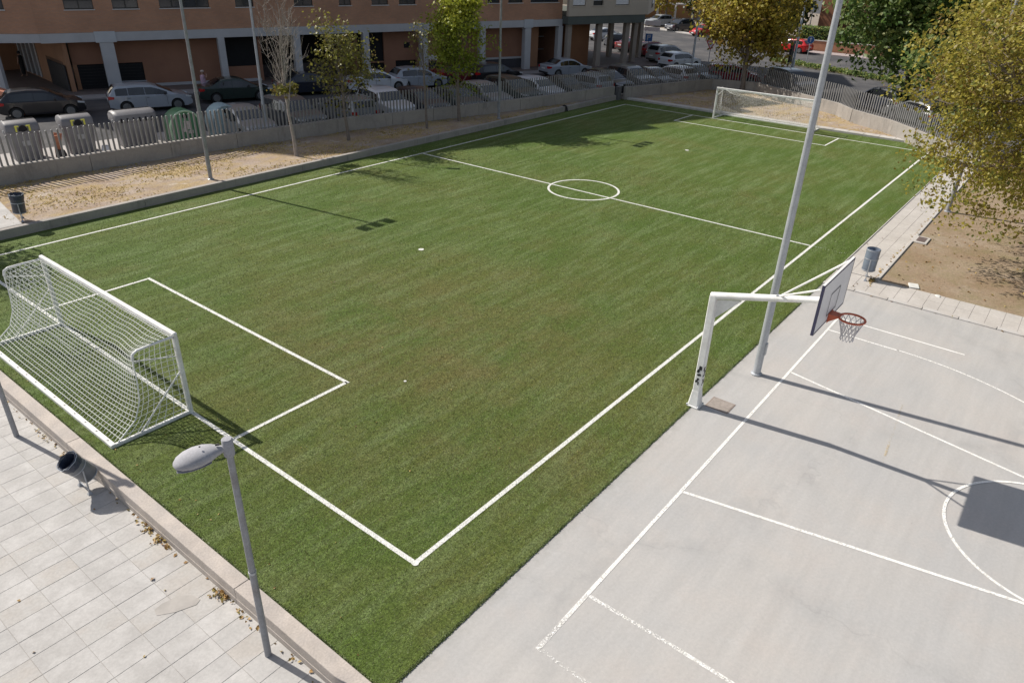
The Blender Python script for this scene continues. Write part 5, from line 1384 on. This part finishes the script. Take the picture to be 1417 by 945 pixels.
for dy in (-.25, .25): m = MB(); m.tube((0, dy, 0), (0, dy, 2.3), .035, n=6); m.build('post', grey_metal, sg2)
gl = thing('globe_lamp', 'white globe street lamp before the brick house', 'street lamp', (99, 26.2, 0))
m = MB(); m.lathe([(.07, 0), (.05, 3.9)], n=8); m.build('post', grey_metal, gl); m = MB(); m.lathe([(.05, 3.85)]+[(.30*math.sin(a), 4.2-.30*math.cos(a)) for a in [PI*k/10 for k in range(1, 10)]]+[(.02, 4.5)], n=16); m.build('globe', globe_m, gl, 60)

# ================================================================== FAR SETTING
m = MB(); m.poly([(75.8, 22.2), (72.6, 14.6), (69.3, 8.0), (70.6, 7.4), (74.0, 13.8), (77.4, 21.8)], -.1, .12); struct(m.build('median', mat('median_earth', (.12, .11, .07), .95, .3, 2)))
m = MB(); m.poly([(103.5, 54.5), (96.6, 39.4), (97.6, 38.9), (104.6, 54.0)], -.1, .12); struct(m.build('far_kerb', kerb_m))
m = MB(); m.poly([(88.6, 24.6), (88.0, 4), (91.0, 4), (91.2, 24.6)], -.1, .10); struct(m.build('far_pavement', mat('pink_pavement', (.36, .30, .29), .9, .1, .8)))
m = MB(); m.poly([(104.8, 54.6), (97.8, 39), (100, 30), (92, 24.8), (160, 10), (200, 120), (120, 90)], -.1, .03); struct(m.build('far_car_park', mat('far_earth', (.24, .20, .16), .95, .2, .4)))
fb = thing('boundary_wall', 'low orange brick wall below the clipped hedge across the road', 'wall')
m = MB(); m.box((91.5, 14, .62), (.3, 22, 1.2)); m.build('brick_wall', mat('orange_brick', (.36, .17, .10), .85, .15, 2), fb)
m = MB(); m.box((91.5, 14, 1.25), (.4, 22.1, .08)); m.build('coping', kerb_m, fb)
# brick house beyond the hedge
hs = thing('brick_house', 'tall orange brick house with concrete balcony behind the hedge', 'house', (0, 0, 0))
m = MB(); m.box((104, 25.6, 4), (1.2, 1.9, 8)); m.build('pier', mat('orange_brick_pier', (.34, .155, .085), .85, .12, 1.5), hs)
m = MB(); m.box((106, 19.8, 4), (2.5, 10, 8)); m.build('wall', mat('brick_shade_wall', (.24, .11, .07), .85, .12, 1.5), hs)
m = MB(); m.box((103.8, 20.6, 3.4), (2.2, 7.5, .22)); m.build('balcony_slab', conc_light, hs)
m = MB(); m.box((104.6, 20.5, 1.4), (.1, 4, 2.0)); m.build('window', glass_m, hs)
ob_ = thing('orange_building', 'orange brick building with a white canopy behind the far sunlit cars', 'building')
m = MB(); m.box((128, 62, 3), (24, 3, 6), rz=-.7); m.build('wall', mat('orange_facade', (.42, .21, .09), .85, .12, .4), ob_)
m = MB(); m.box((122.5, 60.5, 2.5), (12, 1.4, .25), rz=-.7); m.build('canopy', sign_white, ob_)
for k in range(4): m = MB(); m.box((118.5+k*2.6, 62.6-k*2.2, 1.2), (.3, .3, 2.4)); m.build('post', sign_white, ob_)

# ================================================================== TREES
def branch_tree(name, label, base, trunk_h, lean, crown_c, crown_r, leaf_mat, n_leaf, leaf_size, r0=.14, nbr=14, sub=5, cl_sigma=.35, bark_m=bark, seed=0, hollow=.35, group=None, cat='tree', leaf_frac=None, up=.25, pickfn=None, nclust=None, twig=True):
    rs = random.Random(seed); npr = np.random.default_rng(seed)
    t = thing(name, label, cat, base, 0, group)
    O = Vector(base); cc = Vector(crown_c)-O; cr = Vector(crown_r)
    m = MB(); mid = Vector((lean[0], lean[1], trunk_h)); top = Vector((cc.x*.7+mid.x*.3, cc.y*.7+mid.y*.3, cc.z + cr.z*.55))
    tr = [Vector((0, 0, -.15)), Vector((lean[0]*.35+rs.uniform(-.03, .03), lean[1]*.35, trunk_h*.5)), mid, mid.lerp(top, .5)+Vector((rs.uniform(-.1, .1), rs.uniform(-.1, .1), 0)), top]
    m.sweep(tr, [r0*1.2, r0*.92, r0*.8, r0*.45, r0*.12], 9)
    tips = []
    for i in range(nbr):
        k = rs.uniform(.0, .85); st = tr[2].lerp(tr[3], k*2) if k < .5 else tr[3].lerp(tr[4], k*2-1)
        a = 2*PI*(i*.382+rs.uniform(-.06, .06)); rad = rs.uniform(.65, 1.0); zz_ = rs.uniform(-.75, .85) if not k > .6 else rs.uniform(0, .95)
        fl = math.sqrt(max(.05, 1-zz_*zz_))
        en = cc + Vector((cr.x*fl*rad*math.cos(a), cr.y*fl*rad*math.sin(a), cr.z*zz_*rad))
        m1 = st.lerp(en, .45) + Vector((0, 0, cr.z*.10)) + Vector([rs.uniform(-.08, .08)*cr.x for _ in range(3)])
        rb = r0*.38*(1-k*.5)
        m.sweep([st, m1, en], [rb, rb*.6, rb*.15], 6, False)
        tips += [en, m1.lerp(en, .5)]
        for j in range(sub):
            q = rs.uniform(.25, .95); s2 = m1.lerp(en, q) if q > .45 else st.lerp(m1, q+.4)
            e2 = s2 + Vector((rs.gauss(0, 1)*cr.x, rs.gauss(0, 1)*cr.y, abs(rs.gauss(.3, .8))*cr.z))*.23
            m.sweep([s2, s2.lerp(e2, .5)+Vector((rs.uniform(-.05, .05), rs.uniform(-.05, .05), .04)), e2], [rb*.32, rb*.2, rb*.06], 4, False)
            tips += [e2]
            if twig:
                for _ in range(2):
                    e3 = e2 + Vector((rs.gauss(0, 1)*cr.x, rs.gauss(0, 1)*cr.y, abs(rs.gauss(.2, .8))*cr.z))*.10
                    m.sweep([s2.lerp(e2, rs.uniform(.4, 1)), e3], [rb*.12+.003, .003], 3, False); tips.append(e3)
    m.build('trunk', bark_m, t, 50)
    if n_leaf:
        T = np.array([list(p) for p in tips])
        # add volume clusters with a lumpy outline
        nc = nclust or max(40, n_leaf//60)
        d = npr.normal(size=(nc, 3)); d /= np.linalg.norm(d, axis=1)[:, None]
        rad = npr.uniform(hollow, 1.0, nc)**.6
        lump = 1 + .16*np.sin(d[:, 0]*5+seed)+.12*np.sin(d[:, 1]*7+1.3*seed)+.10*np.sin(d[:, 2]*6)
        Vc = d*(rad*lump)[:, None]*np.array(cr) + np.array(cc)
        C_ = np.concatenate([T, Vc]) if leaf_frac is None else T
        if leaf_frac is not None: C_ = C_[leaf_frac(C_)]
        cs = npr.uniform(.4, 1.5, len(C_)); pr = cs/cs.sum()
        ci = npr.choice(len(C_), n_leaf, p=pr)
        pos = C_[ci] + npr.normal(size=(n_leaf, 3))*cl_sigma*np.array([1, 1, .7])
        nr = npr.normal(size=(n_leaf, 3))*.8 + np.array([0, 0, up*2]) + (pos-np.array(cc))/np.array(cr)*.6
        clp = npr.uniform(0, 1, len(C_))
        pick = .6*clp[ci]+.4*npr.uniform(0, 1, n_leaf)
        if pickfn: pick = pickfn(pos, pick)
        leafmesh('crown', pos, nr, leaf_size, leaf_mat, t, pick)
    return t
G1 = 'trees on the sand strip beside the fence'
branch_tree('young_tree', 'nearly bare young tree with a few low yellow leaves on the sand strip', (14.95, 23.15, .25), 1.9, (.0, .25), (15.35, 24.0, 4.9), (1.15, 1.1, 2.9), leaf_sparse, 330, .14, .085, 30, 8, .14, bark_pale, 11, leaf_frac=lambda C: C[:, 2] < 3.1, group=G1)
branch_tree('young_tree', 'young tree with thin olive and yellow foliage before the white saloon', (18.9, 23.95, .25), 1.5, (-.05, .15), (19.3, 24.5, 3.8), (1.6, 1.5, 2.4), leaf_sparse, 2400, .13, .085, 20, 6, .26, bark, 12, hollow=.55, group=G1)
branch_tree('young_tree', 'thin bare sapling between the two leafy young trees', (24.1, 23.25, .25), 2.6, (.0, .12), (24.2, 23.6, 4.3), (.8, .8, 2.2), leaf_sparse, 260, .13, .07, 13, 4, .2, bark, 13, group=G1, hollow=.7)
branch_tree('young_tree', 'dense bright yellow-green young tree on the sand strip', (27.0, 23.35, .25), 1.7, (.0, .1), (27.2, 23.7, 4.8), (1.6, 1.6, 2.9), leaf_lime, 8500, .14, .10, 18, 6, .24, bark, 14, hollow=.3, group=G1, pickfn=lambda p, k: np.clip(k*.55 + .45*(p[:, 2]-2)/4.5, 0, 1))  # leaf colour brightens with height, painting in the sunlit crown top
branch_tree('plane_tree', 'yellow autumn plane tree in the corner behind the far goal', (52.9, 16.1, .1), 1.6, (.1, .1), (54.4, 17.0, 5.9), (3.9, 3.9, 4.1), leaf_yellow, 15000, .25, .20, 22, 7, .42, bark, 15, hollow=.3, cat='tree')
branch_tree('plane_tree', 'big green plane tree behind the right fence', (55.5, 4.6, 0), 2.4, (.2, .2), (55.6, 3.0, 6.9), (6.5, 6.2, 5.2), leaf_green, 42000, .30, .26, 28, 8, .5, bark, 16, hollow=.35)
branch_tree('plane_tree', 'large yellow-brown tree overhanging the soil at the right edge', (24.6, -10.2, 0), 2.8, (-.4, .9), (23.5, -5.85, 5.5), (4.3, 4.3, 4.1), leaf_gold, 60000, .105, .20, 34, 10, .24, bark, 17, hollow=.35, up=.15, nclust=900)
branch_tree('plane_tree', 'olive-brown plane tree beyond the large yellow-brown one', (42.0, -3.2, 0), 2.6, (-.2, .4), (43.0, -3.6, 6.4), (4.6, 4.6, 4.2), leaf_gold, 15000, .20, .2, 22, 7, .4, bark, 18, hollow=.35)
branch_tree('broadleaf_tree', 'dark leafy tree at the far left outside the pitch', (-2.3, 25.4, .25), 2.2, (.1, 0), (-1.9, 25.6, 5.5), (2.5, 2.1, 2.2), leaf_dark, 5200, .16, .14, 16, 6, .3, bark, 19)
GF = 'far trees beyond the road'
for i, (x, y, h, r_, mt, lb) in enumerate([(110, 62, 7, 4.5, leaf_dark, 'dark tree behind the sunlit silver car'), (112, 54, 8, 4.0, leaf_yellow, 'pale-trunked yellowing tree between the two far cars'),
        (110, 45, 7, 4.5, leaf_dark, 'dark tree behind the dark far car'), (108, 38, 8, 5.0, leaf_dark, 'dark tree left above the bright red car'), (104, 33, 7, 4.5, leaf_dark, 'dark tree between the bright red car and the globe lamp'),
        (99.5, 29.5, 6.5, 3.2, leaf_dark, 'small dark tree left of the globe lamp'), (122, 50, 8, 5, leaf_dark, 'farthest dark tree behind the car park'), (100.5, 8, 7, 5.0, leaf_dark, 'dark tree right of the brick house'), (118, 70, 8, 5, leaf_yellow, 'yellowing tree beside the beige block edge')]):
    branch_tree('broadleaf_tree', lb, (x, y, 0), 2.4, (.1, .1), (x, y, h*.75), (r_, r_, h*.5), mt, 3200, .42, .2, 9, 3, .6, bark_pale if i == 1 else bark, 30+i, group=GF, twig=False)
# hedge across the road
hd = thing('hedge', 'clipped green hedge above the orange brick wall', 'hedge', (92.6, 14, 0))
m = MB(); m.box((0, 0, 1.35), (1.1, 21.6, 2.2)); m.build('stems', mat('hedge_core', (.03, .045, .015), .95), hd)
N = 9000; pos = np.stack([rng.uniform(-.75, .75, N), rng.uniform(-11, 11, N), rng.uniform(1.2, 2.75, N)], 1)
leafmesh('foliage', pos, rng.normal(size=(N, 3))+np.array([-.6, 0, .8]), .22, leaf_green, hd, rng.uniform(.3, 1, N))
for i, (x, y, s_) in enumerate([(38.5, -2.9-.9, .55), (40.8, -4.6, .75)]):
    sh_ = thing('dry_shrub', ['low dry twiggy shrub at the path end', 'larger dry twiggy shrub under the right trees'][i], 'shrub', (x, y, 0))
    m = MB(); rs = random.Random(i)
    for k in range(70):
        a = rs.uniform(0, 2*PI); e_ = Vector((math.cos(a)*rs.uniform(.2, 1.4), math.sin(a)*rs.uniform(.2, 1.4), rs.uniform(.3, 1.1)))*s_*1.6
        m.sweep([(0, 0, 0), e_*.5+Vector((0, 0, .12)), e_], [.012, .009, .004], 4, False)
    m.build('stems', bark, sh_)
    N = 900; d = rng.normal(size=(N, 3)); d /= np.linalg.norm(d, axis=1)[:, None]; pos = d*np.array([1.6, 1.6, .8])*s_*rng.uniform(.5, 1, N)[:, None]; pos[:, 2] = np.abs(pos[:, 2])
    leafmesh('foliage', pos, rng.normal(size=(N, 3)), .12, leaf_dry, sh_)

# ================================================================== LOOSE GROUND COVER
def scatter(name, pos, size, material, up=1.5, pick=None, **k):
    pos = np.array(pos, float); n = rng.normal(size=pos.shape)*.5 + np.array([0, 0, up])
    o = leafmesh(name, pos, n, size, material, None, pick, **k); tag(o, k.get('label', name), name) if False else None
    return o
P = []
for y0, n_, sy in ((9.0, 14, .2), (7.9, 8, .2), (4.45, 42, .18), (4.05, 34, .12), (2.15, 42, .11), (1.6, 8, .2), (1.2, 5, .3), (-.2, 8, .5)):
    for _ in range(n_): P.append((-2.31-abs(rng.normal(0, .07)), y0+rng.normal(0, sy), ZP+.012+abs(rng.normal(0, .012))))
for _ in range(50): P.append((-2.30-abs(rng.normal(0, .05)), rng.uniform(-1, 12), ZP+.012))
for _ in range(14): P.append((rng.uniform(-6, -2.4), rng.uniform(-1, 9), ZP+.012))
o = stuff(scatter('fallen_leaves', P, .055, leaf_dry, fold=.5)); 
P = [(rng.uniform(-1.9, 10), rng.uniform(-1.3, 14), .012) for _ in range(70)] + [(rng.uniform(-1.85, -1.4), rng.uniform(-1.3, 12), .012) for _ in range(25)]
stuff(scatter('turf_debris', P, .035, leaf_dry, fold=.4, pick=rng.uniform(.3, 1, len(P))))
P = [(17.33+rng.normal(0, .02), rng.uniform(-12, -1.5), .012) for _ in range(40)] + [(18.7+rng.normal(0, .10), -2.62+rng.normal(0, .06), .03) for _ in range(60)] + [(rng.uniform(17.6, 40), -2.68+rng.normal(0, .04), .03) for _ in range(130)] + [(rng.uniform(17.6, 30), rng.uniform(-2.7, -1.5), .03) for _ in range(16)] + [(rng.uniform(19, 38), rng.uniform(-9, -3), .015) for _ in range(500)]
stuff(scatter('fallen_leaves', P, .07, leaf_dry, fold=.5))
# straw on the dry strip and the corner
P = []
while len(P) < 4500:
    x = rng.uniform(2, 43); y = rng.uniform(21.8, 27.9)
    if y < yfence(x)-.15 and math.sin(x*1.1+y*.9)+math.sin(x*.37-y*1.7+2)+rng.normal(0, .7) > .2: P.append((x, y, zsand(x, y)+.025))
while len(P) < 6000:
    x = rng.uniform(43.8, 53); y = rng.uniform(-1, 19)
    if inside_right(x, y) and math.sin(x*1.1+y*.9)+rng.normal(0, .7) > .2: P.append((x, y, zsand(x, y)+.025))
P = np.array(P)
o = leafmesh('dry_grass', P, rng.normal(size=P.shape)*1.0+np.array([0, 0, 1.2]), .055, straw_m, None, None, .2, 2.2); stuff(o)
# weeds on the median and round tree feet
P = []
for k in range(5000):
    t_ = rng.uniform(0, 1); a = np.array([76.6, 22.0]); b = np.array([69.9, 7.7]); c = a+(b-a)*t_+rng.normal(0, .3, 2); P.append((c[0], c[1], .14+abs(rng.normal(0, .12))))
stuff(leafmesh('median_weeds', np.array(P), rng.normal(size=(len(P), 3)), .2, leaf_green, None, rng.uniform(.3, 1, len(P))))
# turf fibres standing on the near part of the pitch, thinning out with distance
NB_ = 900000
xs_ = rng.uniform(-2.0, 26, NB_); ys_ = rng.uniform(-1.41, 21, NB_)
dd_ = np.sqrt((xs_-CAM_POS.x)**2+(ys_-CAM_POS.y)**2+CAM_POS.z**2)
keep = rng.uniform(0, 1, NB_) < np.clip((15.0/dd_)**3.0, 0, 1)
xs_, ys_, dd_ = xs_[keep], ys_[keep], dd_[keep]
def on_line(x, y, h=.047):
    k = (np.abs(y) < h) & (x > -.05)
    k |= (np.abs(x) < h) & (y > -.05) & (y < 20.05)
    k |= (np.abs(y-5.4) < h) & (x > 0) & (x < 3.12)
    k |= (np.abs(x-3.07) < h) & (y > 5.35) & (y < 14.75)
    k |= (np.abs(y-14.7) < h) & (x > 0) & (x < 3.12)
    k |= (np.abs(y-20) < h)
    k |= np.abs(x-(20.65-.0125*y)) < h
    k |= np.abs(np.hypot(x-20.8, y-10.25)-1.58) < .05
    return k
def fibres(name, x, y, d, material, pick, z0):
    N = len(x); a = rng.uniform(0, 2*PI, N); ln = .026*rng.uniform(.6, 1.4, N)*(1+.35*(d/15-1)); wd = .0035*(1+.9*(d/12-1))
    lean = rng.uniform(.2, 1.1, N); b = a+PI/2+rng.normal(0, .4, N)
    dx, dy = np.cos(a)*wd, np.sin(a)*wd
    la = rng.normal(.5, 1.1, N)
    tx, ty, tz = np.cos(la)*ln*lean, np.sin(la)*ln*lean, ln*(1.25-.6*lean)
    V = np.stack([np.stack([x-dx, y-dy, np.full(N, z0)], 1), np.stack([x+dx, y+dy, np.full(N, z0)], 1), np.stack([x+tx, y+ty, z0+tz], 1)], 1).reshape(-1, 3)
    me = bpy.data.meshes.new(name); me.vertices.add(3*N); me.vertices.foreach_set('co', V.ravel().astype(np.float32))
    me.loops.add(3*N); me.polygons.add(N); me.loops.foreach_set('vertex_index', np.arange(3*N, dtype=np.int32))
    me.polygons.foreach_set('loop_start', (np.arange(N)*3).astype(np.int32)); me.polygons.foreach_set('loop_total', np.full(N, 3, np.int32))
    at = me.attributes.new('pick', 'FLOAT', 'FACE'); at.data.foreach_set('value', np.clip(pick, 0, 1).astype(np.float32))
    me.materials.append(material); me.update()
    return stuff(link(name, me))
def lump(x, y):
    v = 0
    for i_ in range(7):
        f_ = .35*1.75**i_; v = v + np.sin(x*f_*1.3+y*f_*.7+i_*1.7)*np.sin(y*f_*1.1-x*f_*.6+i_*2.9)/1.35**i_
    return v
ol = on_line(xs_, ys_)
gx_, gy_, gd_ = xs_[~ol], ys_[~ol], dd_[~ol]
pk_ = .47+.12*lump(gx_, gy_) - .34*np.clip((9.5-np.hypot(gx_-6, gy_-5))/8, 0, 1)*(.75+.5*np.sin(gx_*.9+1)*np.sin(gy_*.8))+rng.normal(0, .20, len(gx_))
pk_ = np.where(rng.uniform(0, 1, len(gx_)) < .07, 1.0, pk_)
fib_m = make_leaf('green_turf_fibre', [(0.180, 0.135, 0.058), (0.120, 0.118, 0.038), (0.095, 0.140, 0.030), (0.130, 0.185, 0.058), (0.42, 0.44, 0.27)], .3)
fibw_m = make_leaf('white_turf_fibre_tuft', [(0.48, 0.50, 0.42), (0.80, 0.80, 0.78)], .2)
fibres('turf_fibres', gx_, gy_, gd_, fib_m, pk_, 0.0)
fibres('white_turf_fibres', xs_[ol], ys_[ol], dd_[ol], fibw_m, rng.uniform(0, 1, int(ol.sum())), 0.004)
# frayed turf edge over the concrete
P = []
for k in range(14000):
    x = -1.95 + 21*rng.uniform(0, 1)**1.3; P.append((x, -1.42+rng.normal(0, .010), .004+abs(rng.normal(0, .004))))
for k in range(4000): P.append((-2.0+abs(rng.normal(0, .012)), rng.uniform(-1.4, 16), .012))
P = np.array(P); n_ = rng.normal(size=P.shape)*.8+np.array([0, 0, 1.0])
stuff(leafmesh('turf_fringe', P, n_, .022, blade_m, None, None, .3, 1.8))
bpy.context.view_layer.update()
